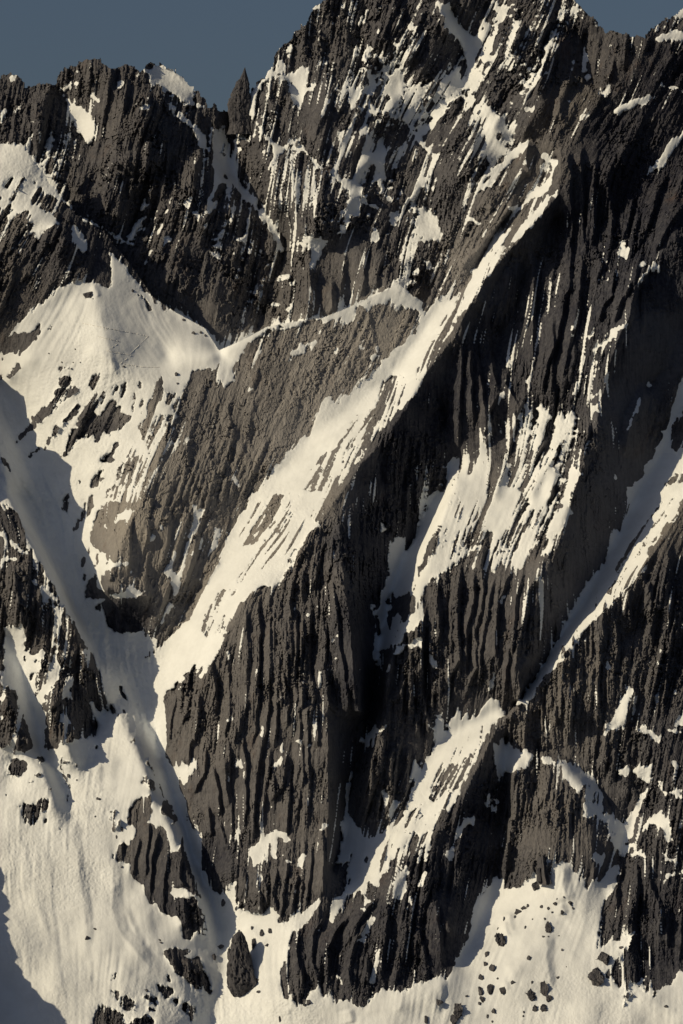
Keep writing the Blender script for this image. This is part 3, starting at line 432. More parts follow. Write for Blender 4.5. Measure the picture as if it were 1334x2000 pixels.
BACK = [L(s) for s in (
 "445,225,70 450,330,70 500,400,55 560,470,45 530,560,30 500,640,40", "415,215,30 420,300,30 430,400,10",
 "-90,160,10 0,160,0 60,175,10", "115,170,35 150,240,32 180,285,25", "70,200,-20 70,280,-25 90,340,-10", "180,125,-20 240,200,-40 250,300,-45 230,420,-45",
 "330,200,-5 340,300,-20 330,420,-30", "300,130,10 370,180,20 400,230,25", "390,300,-25 370,400,-30 350,550,-25", "300,400,0 280,460,0", "460,420,-5 470,520,0 440,640,0",
 "500,180,0 520,300,-35 540,400,-25", "560,330,-45 600,480,-55 600,620,-55", "570,160,10 590,200,5", "610,290,-30 640,340,-35 720,380,-20",
 "640,20,10 640,140,-10 620,260,-10", "740,40,-10 800,110,-20", "880,20,30 930,90,35 910,140,32 900,200,25 880,240,15", "725,150,10 780,190,20 820,250,25 830,290,25",
 "835,300,20 840,330,25 820,390,25 780,420,20 760,460,5", "770,200,-8 700,280,-20", "745,270,15 750,330,12 700,360,10", "950,120,-10 990,200,-20 960,250,-15",
 "900,300,-20 880,380,-25", "1000,280,-10 970,330,-5", "945,210,-5 1000,270,0", "820,480,-30 760,540,-40 700,560,-45", "1050,100,-30 1060,200,-35 1020,260,-30",
 "1140,70,40 1145,140,30 1160,170,20", "1200,70,-10 1210,120,-15", "1100,20,10 1020,-80,0 800,-120,0", "930,-60,25", "860,-60,-10 870,60,-20", "1000,-40,-10 1010,60,-10",
)]
# local grain: u, v, direction of the strata (degrees), relief, rock tone (0 charcoal .. 1 pale; some shaded faces painted darker), warmth
CP = [
 (60,250,105,1.00,0.24,0.5), (200,200,100,1.00,0.27,0.6), (200,380,105,1.10,0.27,0.5), (330,300,100,1.00,0.27,0.5), (400,500,112,1.00,0.27,0.5), (500,560,100,1.00,0.32,0.7), (470,180,95,0.80,0.27,0.5),
 (560,150,100,1.00,0.30,0.5), (620,60,97,1.00,0.30,0.5), (700,200,115,1.10,0.27,0.4), (850,60,115,1.10,0.24,0.4), (560,430,95,1.00,0.32,0.5), (600,560,92,1.10,0.32,0.6), (720,420,115,1.10,0.27,0.4), (800,520,100,1.10,0.32,0.5),
 (900,250,118,1.10,0.26,0.4), (1020,150,122,1.10,0.26,0.4), (1000,230,118,1.10,0.26,0.4), (1190,120,92,0.90,0.20,0.6), (1120,200,110,0.60,0.35,0.9), (880,400,100,1.00,0.27,0.4),
 (960,440,125,0.55,0.65,0.6), (900,520,120,0.50,0.75,0.6), (1050,290,110,0.70,0.40,0.7), (1020,380,120,0.70,0.45,0.7),
 (620,680,118,0.35,0.97,0.6), (760,650,115,0.28,1.07,0.65), (520,760,112,0.42,0.72,0.6), (420,800,108,0.49,0.64,0.6), (560,840,118,0.35,0.97,0.55), (640,790,120,0.32,1.07,0.6), (380,900,112,0.49,0.72,0.65), (300,900,115,0.42,1.02,0.7), (270,1020,105,0.50,0.95,0.8), (250,1120,100,0.45,0.95,0.75), (250,1205,95,0.60,0.00,0.2), (350,1080,112,0.56,0.82,0.7), (420,980,105,0.56,0.72,0.65),  # the bulge in the gully has its shade painted in as black tone
 (330,1180,118,0.49,0.82,0.7), (140,800,126,0.70,0.30,0.5), (200,860,122,0.70,0.20,0.4), (280,850,115,0.42,0.72,0.7),
 (700,820,125,0.35,0.67,0.7), (620,980,126,0.35,0.72,0.7), (520,1050,127,0.35,0.72,0.8), (460,1120,128,0.35,0.72,0.8), (850,640,125,0.50,0.45,0.7), (1010,460,126,0.50,0.45,0.7),
 (780,850,95,0.90,0.08,0.3), (850,800,93,0.80,0.05,0.3), (930,700,92,1.00,0.08,0.3), (960,850,85,1.00,0.20,0.5), (1030,560,95,1.00,0.18,0.3), (1100,450,97,1.00,0.05,0.3), (1180,400,100,0.90,0.04,0.4), (1130,620,100,1.00,0.08,0.3), (1100,760,103,1.10,0.16,0.4), (1180,250,120,0.80,0.06,0.5), (1290,180,118,0.80,0.03,0.6), (1280,350,115,0.80,0.03,0.6), (1240,480,105,0.90,0.05,0.3), (1300,560,95,0.50,0.12,0.1),  # low tones paint shade into the headwall and the upper right wall
 (1280,650,80,0.35,0.43,0.1), (1220,800,75,0.35,0.46,0.15), (1200,950,75,0.35,0.48,0.2), (1150,1080,78,0.40,0.48,0.2), (1090,1180,82,0.50,0.58,0.3), (1150,700,105,0.70,0.14,0.3), (1300,840,110,0.60,0.30,0.6),
 (1080,880,112,1.10,0.30,0.5), (1000,960,112,1.10,0.36,0.6), (920,1000,118,0.70,0.48,0.7), (1050,1040,110,1.10,0.38,0.6), (870,1150,93,1.20,0.28,0.5), (940,1200,91,1.20,0.28,0.5), (1020,1200,95,1.10,0.28,0.5), (860,1330,90,1.20,0.28,0.5), (950,1330,92,1.20,0.30,0.5), (800,1450,92,1.20,0.28,0.5), (780,1320,92,1.20,0.28,0.5),
 (500,1250,90,1.30,0.39,0.55), (580,1200,92,1.30,0.36,0.5), (640,1150,88,1.30,0.36,0.5), (500,1400,90,1.30,0.39,0.55), (600,1400,90,1.20,0.41,0.55), (480,1550,91,1.30,0.39,0.5), (600,1600,91,1.10,0.41,0.55), (520,1700,92,1.20,0.36,0.5), (610,1720,91,1.10,0.41,0.5), (700,1200,83,0.70,0.12,0.2), (700,1350,86,0.80,0.12,0.2), (760,950,90,0.70,0.10,0.2), (690,1050,86,0.70,0.12,0.2),
 (400,1350,100,1.00,0.43,0.6), (400,1450,95,1.10,0.43,0.6), (400,1560,95,1.10,0.36,0.5), (440,1250,115,0.90,0.54,0.6), (400,1680,95,0.90,0.12,0.3),
 (1280,1000,126,0.50,0.50,0.9), (1220,1100,126,0.50,0.50,0.9), (1120,1330,90,1.00,0.46,0.7), (1060,1420,92,1.00,0.51,0.6), (1180,1420,92,1.00,0.40,0.6), (1250,1200,97,1.00,0.25,0.5), (1310,1150,93,0.90,0.20,0.3), (1300,1330,110,1.00,0.33,0.5), (1320,1450,100,1.00,0.18,0.4), (1250,1420,100,1.00,0.28,0.4),
 (880,1500,118,0.60,0.48,0.6), (800,1620,118,0.70,0.35,0.6), (720,1720,110,0.80,0.25,0.5), (760,1800,97,1.10,0.13,0.4), (620,1850,100,1.10,0.15,0.4), (700,1900,95,1.10,0.15,0.4), (820,1850,97,1.10,0.12,0.4), (900,1700,95,0.80,0.10,0.2), (950,1580,93,0.60,0.10,0.15), (860,1720,98,1.00,0.12,0.3),
 (1030,1600,97,0.80,0.43,0.6), (1090,1620,92,0.80,0.44,0.6), (1140,1650,90,0.80,0.42,0.6), (1060,1520,92,0.80,0.43,0.6), (1150,1710,110,0.80,0.30,0.5), (1200,1530,95,0.90,0.30,0.4), (1240,1700,97,1.10,0.15,0.4), (1300,1800,95,1.10,0.13,0.35), (1290,1600,105,1.10,0.25,0.4), (1250,1880,95,1.00,0.13,0.3), (1190,1880,90,0.80,0.20,0.4),
 (30,1150,95,1.00,0.30,0.6), (80,1200,97,1.00,0.30,0.6), (20,1350,97,1.00,0.28,0.6), (130,1400,92,1.00,0.32,0.7), (110,1300,110,1.00,0.32,0.7), (290,1600,90,1.10,0.30,0.6), (330,1680,86,1.10,0.20,0.5), (350,1780,85,1.00,0.18,0.4), (380,1880,80,0.90,0.25,0.5), (60,1510,100,0.80,0.20,0.5), (290,1980,95,0.90,0.12,0.3), (250,1560,110,0.70,0.50,0.7), (470,1850,90,1.00,0.25,0.6),
 (60,400,120,0.90,0.50,0.7), (40,560,117,1.10,0.30,0.8), (100,500,115,1.10,0.20,0.5), (150,470,105,1.00,0.12,0.4), (60,970,60,0.50,0.20,0.4),
 (100,1680,98,0.50,0.30,0.5), (150,1850,85,0.50,0.30,0.5), (230,1700,92,0.50,0.30,0.5), (60,1800,70,0.50,0.30,0.5), (220,1950,97,0.50,0.30,0.5), (1000,1850,118,0.50,0.30,0.5), (1130,1830,112,0.50,0.30,0.5), (1200,1650,120,0.50,0.38,0.5), (600,2000,80,0.50,0.30,0.5), (300,680,50,0.30,0.30,0.5), (250,640,60,0.30,0.30,0.5), (120,650,120,0.30,0.30,0.5), (60,860,60,0.40,0.30,0.5), (180,1150,60,0.40,0.30,0.5), (260,1350,70,0.40,0.30,0.5), (340,1600,65,0.40,0.38,0.5),
]

# soft ridges and runnels of the snow itself
DRIFTS = [
 ('D1', "410,270 400,440 430,650 470,900 490,1100 465,1300", 5, 60, 14), ('D1', "270,650 290,900 320,1200 360,1500", 2.5, 40, 7), ('D1', "200,600 230,900 300,1200", 1.5, 30, 7), ('D1', "560,150 565,320", 4, 50, 10),
 ('D1', "640,560 640,1000 690,1130 760,1200 850,1300 980,1345", 9, 90, 22), ('D1', "700,950 780,1130 860,1250", 3, 30, 10), ('D1', "830,960 880,1130 905,1200", 1.6, 26, 7), ('D1', "100,500 180,800 260,1100", 1.5, 30, 8), ('D1', "640,100 620,330", 3, 50, 14), ('D1', "1000,1340 1040,1480 1110,1600", 5, 40, 16),
 ('D3', "650,720 655,830 690,930", 9, 40, 18), ('D3', "640,940 660,1000", 5, 20, 12), ('D3', "560,1100 560,1240 590,1420", 7, 60, 14), ('D3', "350,990 360,1100", 6, 22, 10), ('D3', "320,1040 340,1130", 5, 14, 8), ('D3', "330,1380 335,1430", 3, 20, 8), ('D3', "800,900 760,1100 700,1300", 1.6, 40, 8), ('D3', "880,1000 840,1200", 1.6, 30, 8),
 ('D2', "130,1060 180,1130 230,1180", 5, 26, 14), ('D2', "700,1540 720,1620", 5, 30, 10), ('D2', "1220,1370 1230,1450 1180,1560", 5, 50, 12), ('D2', "910,690 960,740 950,770", 7, 60, 10), ('D2', "1000,1440 990,1560", 2, 30, 9), ('D2', "350,1530 360,1640", 3, 40, 12),
 ('C1', "440,560 560,850 680,1050 760,1300", 5, 60, 40), ('B1', "530,220 560,290", 4, 12, 7), ('B1', "500,560 620,650 660,730", 4, 50, 10), ('B1', "780,270 850,380", 2, 16, 10), ('A2', "980,400 1010,560 1060,700", 4, 20, 10), ('A2', "940,540 990,690", 3, 14, 8), ('A3', "60,180 100,260", 4, 14, 8), ('C2', "1100,330 1060,500 1010,640", 4, 18, 10),
]
FRAY = ["1060,420 880,640 800,780 700,900 600,1040 540,1130 470,1150 440,1200 400,1190 480,1060 560,960 640,900 720,820 800,720 880,600 1000,450",
 "880,1440 960,1400 930,1500 850,1600 780,1680 720,1720 760,1640 830,1540", "1334,980 1240,1080 1150,1180 1080,1290 1110,1280 1210,1170 1300,1060", "900,900 1100,900 1080,1100 870,1100", "180,900 330,800 300,1000 220,1080",
 "700,100 900,120 960,60 1040,0 1000,200 880,300 820,260 720,200"]
# ribs, pillars and slots that can be told apart: (block, line drawn downwards, height, width left, width right)
RIBS = [
 # great buttress
 ('C2', "190,560 195,800 185,1000 170,1290 150,1450", 14, 50, 5), ('C2', "250,560 250,800 255,1000 250,1100", 9, 18, 6), ('C2', "110,620 130,900 100,1300 90,1450", 7, 35, 6),
 ('C2', "300,620 310,760 330,860 300,1000 310,1200", 6, 20, 6), ('C2', "360,640 370,720", 8, 14, 5), ('C2', "395,690 400,850 395,1000 400,1130 380,1300 370,1400", 12, 40, 5),
 ('C2', "440,720 420,950 430,1150 400,1330", 9, 12, 6), ('C2', "490,700 480,860 470,1000 500,1170 470,1350", 10, 22, 5), ('C2', "490,560 540,330 580,260", 12, 30, 5), ('C2', "640,300 660,450 690,650 720,950 740,1240", 14, 28, 6),
 ('C2', "600,460 620,620 650,900 690,1150 700,1300", 12, 18, 6), ('C2', "560,720 570,900 550,1000 600,1280", 10, 20, 6), ('C2', "580,500 600,330 600,250", 10, 15, 5), ('C2', "440,430 430,620", 8, 16, 5), ('C2', "385,480 375,560", 6, 10, 4), ('C2', "580,1200 580,1450", 9, 60, 4), ('C2', "520,1200 520,1450", 7, 16, 4), ('C2', "250,1180 210,1450", 10, 18, 5), ('C2', "310,1150 290,1300 270,1450", 9, 16, 5), ('C2', "430,1150 410,1450", 9, 16, 5), ('C2', "360,1130 350,1330", 7, 14, 4), ('C2', "470,1200 460,1450", 8, 18, 4),
 ('D2', "10,0 20,200 30,400 40,600", 8, 16, 5), ('D2', "100,0 120,150 110,350 100,560", 10, 22, 5), ('D2', "210,0 180,180 160,400 150,600", 12, 24, 5), ('D2', "250,60 230,250 210,400 190,560", 9, 18, 5), ('D2', "340,90 330,260 260,360", 8, 22, 5), ('D2', "370,250 350,480 350,560", 9, 22, 5), ('D2', "430,0 440,250 400,420", 6, 20, 5), ('D2', "460,0 480,300 470,500", 6, 16, 4), ('D2', "575,0 585,250 590,480", 8, 40, 4), ('D2', "545,520 560,700 550,900", 8, 20, 4), ('D2', "500,560 480,800 460,980", 8, 22, 5), ('D2', "180,760 190,880 200,1000", 8, 16, 5), ('D2', "230,820 240,960", 8, 12, 4), ('D2', "290,740 270,900 290,1000", 9, 14, 5), ('D2', "350,700 330,880 310,1050", 8, 18, 5), ('D2', "410,760 390,900 370,1020", 9, 16, 5), ('D2', "120,760 110,960", 7, 14, 4),
 # left pillars of the buttress
 ('C1', "1130,1130 1120,1300 1090,1450", 10, 24, 6), ('C1', "1200,980 1230,1180 1210,1330", 12, 22, 6), ('C1', "1290,980 1300,1200 1280,1400", 12, 22, 6), ('C1', "1000,1130 970,1300 960,1450", 8, 20, 5), ('C1', "1060,1020 1080,1150 1030,1330", 9, 20, 5),
 ('D1', "1170,60 1150,200 1090,330", 10, 24, 5), ('D1', "1200,160 1230,300 1240,450", 12, 24, 6), ('D1', "1270,100 1290,400", 10, 20, 5), ('D1', "1080,0 1060,150", 9, 22, 5), ('D1', "1170,380 1190,520 1200,560", 10, 20, 5), ('D1', "1240,480 1290,640", 8, 18, 5),
 # dark wall
 ('B3', "210,230 230,500 280,780 300,830", 11, 24, 7), ('B3', "80,420 80,600 70,900 60,1150", 10, 20, 6), ('B3', "120,400 130,600 130,800 150,1000", 11, 20, 6), ('B3', "150,560 200,800 220,1000 210,1100", 10, 22, 6), ('B3', "350,120 340,330 330,500", 9, 18, 6), ('B3', "400,100 380,300 370,520", 9, 16, 6), ('B3', "470,0 490,250 490,450 480,700", 11, 16, 7), ('B3', "500,120 480,330 440,500", 9, 12, 6), ('B3', "700,0 690,230 650,350 620,520 570,640 540,800 560,900", 13, 20, 7), ('B3', "770,0 750,250 730,400 690,560 660,740 640,900", 12, 20, 7), ('B3', "830,0 870,100 840,220", 9, 14, 6), ('B3', "940,120 930,280 880,330 850,430", 10, 16, 6), ('B3', "590,360 600,600 590,800 610,950", 9, 14, 6), ('B3', "720,540 720,640 680,800", 9, 12, 5), ('B3', "450,840 390,960 360,1100 350,1200", 10, 20, 6), ('B3', "300,830 230,950 250,1050 210,1150", 10, 22, 6), ('B3', "410,920 330,780 350,700", 8, 14, 5), ('B3', "1080,40 1050,200 970,330 930,450", 14, 26, 8), ('B3', "1160,80 1060,250 1020,420 960,560 880,780", 14, 30, 10), ('B3', "1120,180 1110,500", 5, 8, 5), ('B3', "560,1080 480,1240 450,1330", 8, 14, 5), ('B3', "330,1230 300,1330 270,1450", 10, 18, 5), ('B3', "640,1130 560,1260 470,1450", 10, 22, 5), ('B3', "600,1240 590,1450", 9, 16, 5), ('B3', "760,1280 690,1450", 10, 20, 5), ('B3', "800,1000 770,1150 780,1280", 12, 24, 6), ('B3', "1130,780 1040,1040 1000,1200", 12, 16, 40),
 ('A3', "680,860 690,1050 700,1250 690,1450", 11, 20, 7), ('A3', "760,830 750,1000 770,1100 760,1300 790,1450", 11, 20, 7), ('A3', "850,880 830,1050 830,1250 810,1400", 11, 20, 7), ('A3', "930,900 900,1050 950,1250 920,1400", 9, 18, 7), ('A3', "1200,1020 1160,1180 1100,1330 1030,1450", 10, 26, 8), ('A3', "1334,1140 1250,1280 1170,1430", 12, 26, 8), ('A3', "1050,1100 1010,1300 980,1390", 9, 18, 6),
 # centre buttress
 ('C2', "1210,470 1200,640 1210,880", 12, 22, 6), ('C2', "1130,660 1110,900 1110,1100", 12, 30, 7), ('C2', "1000,1120 960,1200", 9, 16, 5), ('C2', "960,930 930,1050 900,1200", 8, 14, 5), ('C2', "1330,420 1310,700 1320,950 1250,1100 1250,1300", 12, 26, 7), ('C2', "1040,930 1010,1100 990,1290", 9, 18, 5), ('C2', "1050,1130 1080,1300 1100,1400", 9, 18, 5), ('C2', "1110,1100 1140,1280 1180,1400", 10, 18, 6),
 ('C3', "80,420 70,600 60,800 70,1000 40,1200", 11, 22, 6), ('C3', "150,430 150,600 110,800 100,1050", 12, 22, 6), ('C3', "215,260 190,420 210,560 160,800 160,1000 80,1200", 12, 24, 6), ('C3', "270,470 220,700 190,900 180,1100", 11, 20, 6), ('C3', "360,440 290,620 270,800 280,1000", 13, 26, 7), ('C3', "430,440 390,600 380,800 330,1000 330,1180", 12, 22, 6), ('C3', "540,380 460,560 430,750 400,850 370,1100", 13, 22, 10), ('C3', "430,950 400,1050 410,1130", 8, 16, 6), ('C3', "620,270 550,380 500,540", 12, 14, 30),
 # right wall
 ('C3', "880,680 880,800 870,900 850,1100 860,1350", 10, 50, 5), ('C3', "1020,560 1040,700 1030,800", 10, 20, 6), ('C3', "940,620 950,760 970,960", 9, 16, 6), ('C3', "1100,470 1150,600 1150,900", 12, 16, 12), ('C3', "1240,300 1250,600 1260,830 1200,1000", 12, 26, 14), ('C3', "1050,1110 1060,1150 1010,1320", 14, 22, 10), ('C3', "700,860 690,1000 700,1200 680,1450", 6, 24, 5), ('C3', "560,1040 540,1200 530,1450", 9, 20, 5), ('C3', "620,1000 610,1200 600,1450", 5, 20, 4), ('C3', "430,1240 440,1350 430,1450", 9, 18, 5), ('C3', "770,800 760,1100 740,1450", 5, 20, 4),
 ('D3', "845,0 830,120", 9, 20, 5), ('D3', "930,0 900,200", 10, 20, 5), ('D3', "1030,0 1010,150", 9, 20, 6), ('D3', "400,130 370,250 355,330 340,600 320,830", 9, 16, 5), ('D3', "590,160 560,330 500,440", 7, 22, 5), ('D3', "720,300 710,440", 7, 22, 5), ('D3', "500,130 440,330", 5, 16, 4), ('D3', "870,310 920,450", 10, 22, 8), ('D3', "940,540 960,640", 8, 30, 6),
 ('D3', "1050,280 1090,440", 9, 20, 6), ('D3', "1110,540 1080,620", 9, 20, 6), ('D3', "1000,690 950,850 960,1000", 11, 24, 8), ('D3', "1060,700 1080,850 1050,1000", 10, 24, 7), ('D3', "1140,700 1150,850 1200,950 1190,1150", 13, 30, 8), ('D3', "1240,960 1240,1180", 12, 20, 8), ('D3', "1330,1000 1320,1200", 10, 20, 6), ('D3', "1070,1090 950,1280", 9, 20, 10),
 # lower dark buttress
 ('D2', "430,1050 400,1200 430,1350 420,1500", 12, 26, 6), ('D2', "350,1200 340,1400", 8, 14, 5), ('D2', "560,1010 500,1120 490,1250 520,1380", 13, 26, 7), ('D2', "700,1010 620,1100 570,1200 590,1350", 14, 34, 7), ('D2', "820,1020 730,1180 690,1300 700,1420", 13, 34, 8), ('D2', "800,1220 810,1400", 10, 20, 6), ('D2', "860,900 740,1060 690,1180", 12, 30, 8), ('D2', "1020,740 960,900 910,1040 890,1200 890,1400", 15, 36, 9), ('D2', "1140,760 1060,920 1040,1100 1010,1300", 13, 30, 8), ('D2', "1200,700 1180,900 1200,1050 1230,1300", 12, 26, 8), ('D2', "1090,1080 1130,1250 1140,1380", 11, 22, 7), ('D2', "990,1270 950,1400", 9, 20, 6), ('D2', "1030,560 960,650", 9, 16, 8), ('D2', "840,60 830,250 790,460", 10, 20, 5), ('D2', "900,0 890,250 860,420 850,540", 10, 22, 5), ('D2', "1000,0 960,200 940,400 920,540", 11, 22, 5), ('D2', "950,60 930,330", 8, 14, 4), ('D2', "1040,60 1030,250 990,440", 9, 18, 5), ('D2', "1110,380 1040,560", 7, 12, 6),
 # outcrop below the cone ridge
 ('D1', "850,480 830,620 820,800", 9, 22, 5), ('D1', "900,520 860,700 850,900", 9, 18, 5), ('D1', "960,640 930,800 920,960", 9, 22, 5), ('D1', "1030,660 1020,800 1050,850", 9, 26, 6), ('D1', "790,560 760,700 750,790", 8, 18, 5), ('D1', "1040,920 1040,1080", 9, 20, 6), ('D1', "1120,1250 1170,1420", 8, 24, 6), ('D1', "1060,1250 1080,1380", 7, 14, 4),
 # left rocks
 ('C1', "170,330 150,600 150,880", 11, 26, 7), ('C1', "230,530 210,700 200,900", 10, 18, 6), ('C1', "70,400 80,560 130,720", 11, 30, 7), ('C1', "340,750 330,900", 9, 18, 6), ('C1', "400,1050 330,1180 250,1260", 12, 26, 8), ('C1', "360,1180 300,1300 310,1450", 11, 26, 8), ('C1', "420,900 400,1000", 10, 20, 8), ('C1', "100,1230 90,1450", 10, 22, 7), ('C1', "20,1040 40,1250", 10, 22, 7), ('D1', "390,0 420,100", 8, 30, 6), ('D1', "120,0 130,80", 8, 22, 6),
 # left shoulder
 ('B1', "90,0 60,200 20,350", 10, 24, 8), ('B1', "180,0 160,200", 9, 24, 8), ('B1', "600,30 620,200", 9, 20, 6), ('B1', "400,130 350,230", 8, 20, 6), ('A1', "190,1220 100,1330 30,1450", 10, 30, 8), ('A1', "330,1270 280,1400", 10, 24, 8),
 # shelf slabs
 ('B1', "460,810 330,920 180,1050", 12, 18, 10), ('B1', "440,890 340,1040 260,1150", 9, 14, 7), ('B1', "570,840 460,1000 380,1170", 10, 14, 8), ('B1', "660,870 560,1060", 10, 12, 7), ('B1', "740,960 620,1080", 9, 14, 7), ('B1', "600,1255 540,1360", 8, 12, 7),
 # far wall
 ('A1', "300,480 240,600 230,850", 12, 40, 12), ('A1', "560,340 500,480 540,540", 10, 30, 14), ('A1', "650,360 600,600 560,800 530,900", 13, 34, 10), ('A1', "740,380 700,620 680,800 680,1000", 9, 30, 10), ('A1', "830,500 840,700 830,900", 8, 30, 9), ('A1', "950,680 920,900 930,1150 880,1300", 13, 36, 12), ('A1', "1130,870 1080,1000 1060,1150 1010,1300", 12, 34, 12), ('A1', "730,850 730,960 780,1100", 8, 16, 8), ('A1', "660,800 650,1000 600,1200", 10, 30, 10), ('A1', "480,980 430,1100", 9, 24, 10), ('A1', "860,1050 820,1250", 9, 24, 9), ('A1', "1280,1010 1180,1200 1130,1400", 11, 26, 10), ('A1', "1320,1060 1280,1250", 10, 18, 10),
 ('A2', "480,40 440,200 430,320", 11, 40, 10), ('A2', "610,60 570,240", 9, 30, 9), ('A2', "700,90 680,300 620,400", 9, 26, 10), ('A2', "310,430 350,540 390,590", 12, 24, 10), ('A2', "270,420 250,560 290,640", 11, 30, 10), ('A2', "630,480 540,660 510,800", 11, 24, 10), ('A2', "600,540 560,760 530,880", 10, 24, 10), ('A2', "690,500 650,640", 9, 26, 10), ('A2', "780,580 720,700 640,850", 10, 26, 10), ('A2', "340,860 280,1040 260,1150", 9, 34, 9), ('A2', "420,850 400,1100 390,1250", 9, 26, 9), ('A2', "560,950 540,1100 560,1300", 9, 26, 9), ('A2', "800,120 780,220", 9, 26, 9), ('A2', "920,130 880,240", 9, 26, 9), ('A2', "1010,40 990,200", 9, 26, 9), ('A2', "1110,40 1090,250 1000,400", 9, 26, 9), ('A2', "1200,120 1160,300 1110,440", 9, 26, 9), ('A2', "960,740 930,850 920,960", 10, 26, 9), ('A2', "1240,640 1200,800", 9, 26, 9), ('A2', "1090,1020 1010,1180", 11, 18, 12), ('A2', "1180,960 1120,1060 1090,1180", 11, 18, 12), ('A2', "1090,1170 1030,1290", 10, 18, 12), ('A2', "740,1090 660,1250", 10, 20, 12), ('A2', "990,800 950,900", 8, 20, 9), ('A2', "820,890 750,980", 9, 16, 10), ('A2', "980,390 900,500", 8, 22, 14), ('A2', "1000,640 960,700", 8, 20, 9), ('A2', "190,1000 200,1100 180,1160", 8, 22, 9),
 ('A3', "230,130 180,260", 10, 22, 12), ('A3', "320,140 290,280", 10, 22, 10), ('A3', "430,130 350,310", 10, 22, 10), ('A3', "600,80 520,220 420,400", 12, 28, 12), ('A3', "660,200 560,380 500,540", 11, 28, 12), ('A3', "700,420 640,560 640,700", 9, 30, 14), ('A3', "870,190 840,330 830,450", 7, 26, 8), ('A3', "960,200 930,380 900,480", 7, 26, 8), ('A3', "1010,180 1000,400", 7, 20, 8), ('A3', "210,580 260,650 330,800", 9, 30, 20), ('A3', "330,480 250,600", 8, 24, 10), ('A3', "460,480 420,640", 8, 24, 10), ('A3', "180,720 130,900 130,1100", 9, 24, 9), ('A3', "200,850 160,1000 140,1150", 8, 18, 8), ('A3', "460,800 440,900 460,1000", 10, 24, 14), ('A3', "640,900 590,1020", 6, 16, 8), ('A3', "800,480 860,540 890,560", 8, 18, 14), ('A3', "260,1080 230,1200", 8, 24, 10), ('A3', "430,960 330,1080", 8, 20, 10),
 ('B2', "520,100 490,300 480,400", 10, 26, 8), ('B2', "380,150 360,400", 10, 26, 8), ('B2', "600,190 610,400", 10, 24, 8), ('B2', "330,20 280,250 260,420", 10, 30, 8), ('B2', "680,20 660,200 640,350", 9, 26, 8), ('B2', "800,0 790,120 770,300", 10, 26, 8), ('B2', "920,20 870,120 850,250", 9, 24, 8), ('B2', "1020,60 1000,200", 8, 20, 8), ('B2', "1120,90 1080,180 1110,300", 7, 20, 10), ('B2', "1210,200 1200,330", 8, 20, 8),
 ('B2', "800,300 830,480 870,640", 7, 30, 6), ('B2', "690,600 690,800", 6, 30, 6), ('B2', "560,660 520,760 500,850", 6, 24, 8), ('B2', "250,500 300,690", 6, 24, 6), ('B2', "220,800 130,1000 130,1300", 7, 26, 7), ('B2', "330,760 240,1000 200,1250", 6, 26, 7), ('B2', "420,880 380,1050", 5, 22, 7), ('B2', "120,640 180,720 140,860", 7, 20, 7), ('B2', "630,620 560,800", 5, 20, 6), ('B2', "10,900 60,1100 120,1200", 7, 20, 7),
 ('B1', "1150,720 1130,880 1060,1080 1040,1300", 8, 30, 8), ('B1', "1240,780 1200,1000 1180,1250", 7, 26, 8), ('B1', "1290,880 1310,1100", 6, 20, 7), ('B1', "910,770 870,920 850,1140", 6, 20, 7), ('B1', "1000,900 940,1100 860,1250", 6, 22, 7), ('B1', "1080,730 1000,950", 5, 14, 5), ('B1', "1060,1200 1090,1350 1130,1450", 7, 20, 7),
 ('C1', "950,100 950,300 900,450", 6, 24, 7), ('C1', "860,40 830,200 840,300", 6, 22, 7), ('C1', "1060,80 1020,250 980,420", 7, 24, 9), ('C1', "740,150 730,350 720,480", 5, 20, 5), ('C1', "830,400 820,560", 4, 16, 4), ('C1', "1130,200 1080,400 1030,540", 8, 20, 9), ('C1', "960,500 900,700 860,820", 8, 24, 9), ('C1', "1250,380 1150,540", 8, 24, 9),
]
# ------------------------------------------------------------------ the ground as a depth field
fine1, fine2 = noise(7, 11, 2), noise(7, 12, 2)
mid1, mid2 = noise(24, 13, 2), noise(24, 14, 2)
rockish = 1 - np.clip((blur(inside(pts('P', "420,700 420,560 800,530 845,585 820,640 560,680"), UU, VV).astype(np.float32), 6)
        + blur(inside(pts('P', "215,470 440,660 440,720 215,640"), UU, VV).astype(np.float32), 6)), 0, 1)
is_mid = inside(MIDB, UU + (fine1 * 1.3 + mid1 * 0.8) * rockish, VV + (fine2 * 2.0 + mid2 * 1.5) * rockish)
is_land = inside(SKYL, UU + fine1 * 1.2 + mid1, VV + fine2 * 2.2 + mid2 * 1.6) | is_mid

GRAD = 0.55
base = GRAD * (1000.0 - VV)
dm = solve(MID); db = solve(BACK)
Dm = base + dm; Db = base + 170.0 + db * 1.4
Dm += noise(90, 21, 2) * 3.0; Db += noise(70, 22, 2) * 8.0
for tile, s, h, wl, wr in RIBS:
    ln = pts(tile, s)
    far = (not inside(MIDB, np.array([[ln[:, 0].mean()]]), np.array([[ln[:, 1].mean() - 1.0]]))[0, 0])
    if ln[0, 1] > ln[-1, 1]: ln = ln[::-1]
    stroke(Db if far else Dm, ln, h * RIBK * (1.35 if tile in ('A3', 'B3') else 0.35 if tile in ('B1', 'B2') and not far else 1.0), wl, wr)
D = np.where(is_mid, Dm, Db)

# snow cover before weather: surveyed outlines
P = np.full((H, W), -0.7, np.float32)
for tile, val, s in SNOW:
    pl = pts(tile, s); si, sj = bbox(pl)
    sub = P[si, sj]
    if sub.size: sub[inside(pl, UU[si, sj], VV[si, sj])] = val
P = sample(P, UU + fine1 * 1.2 + mid1 * 0.7, VV + fine2 * 1.6 + mid2 * 0.7)
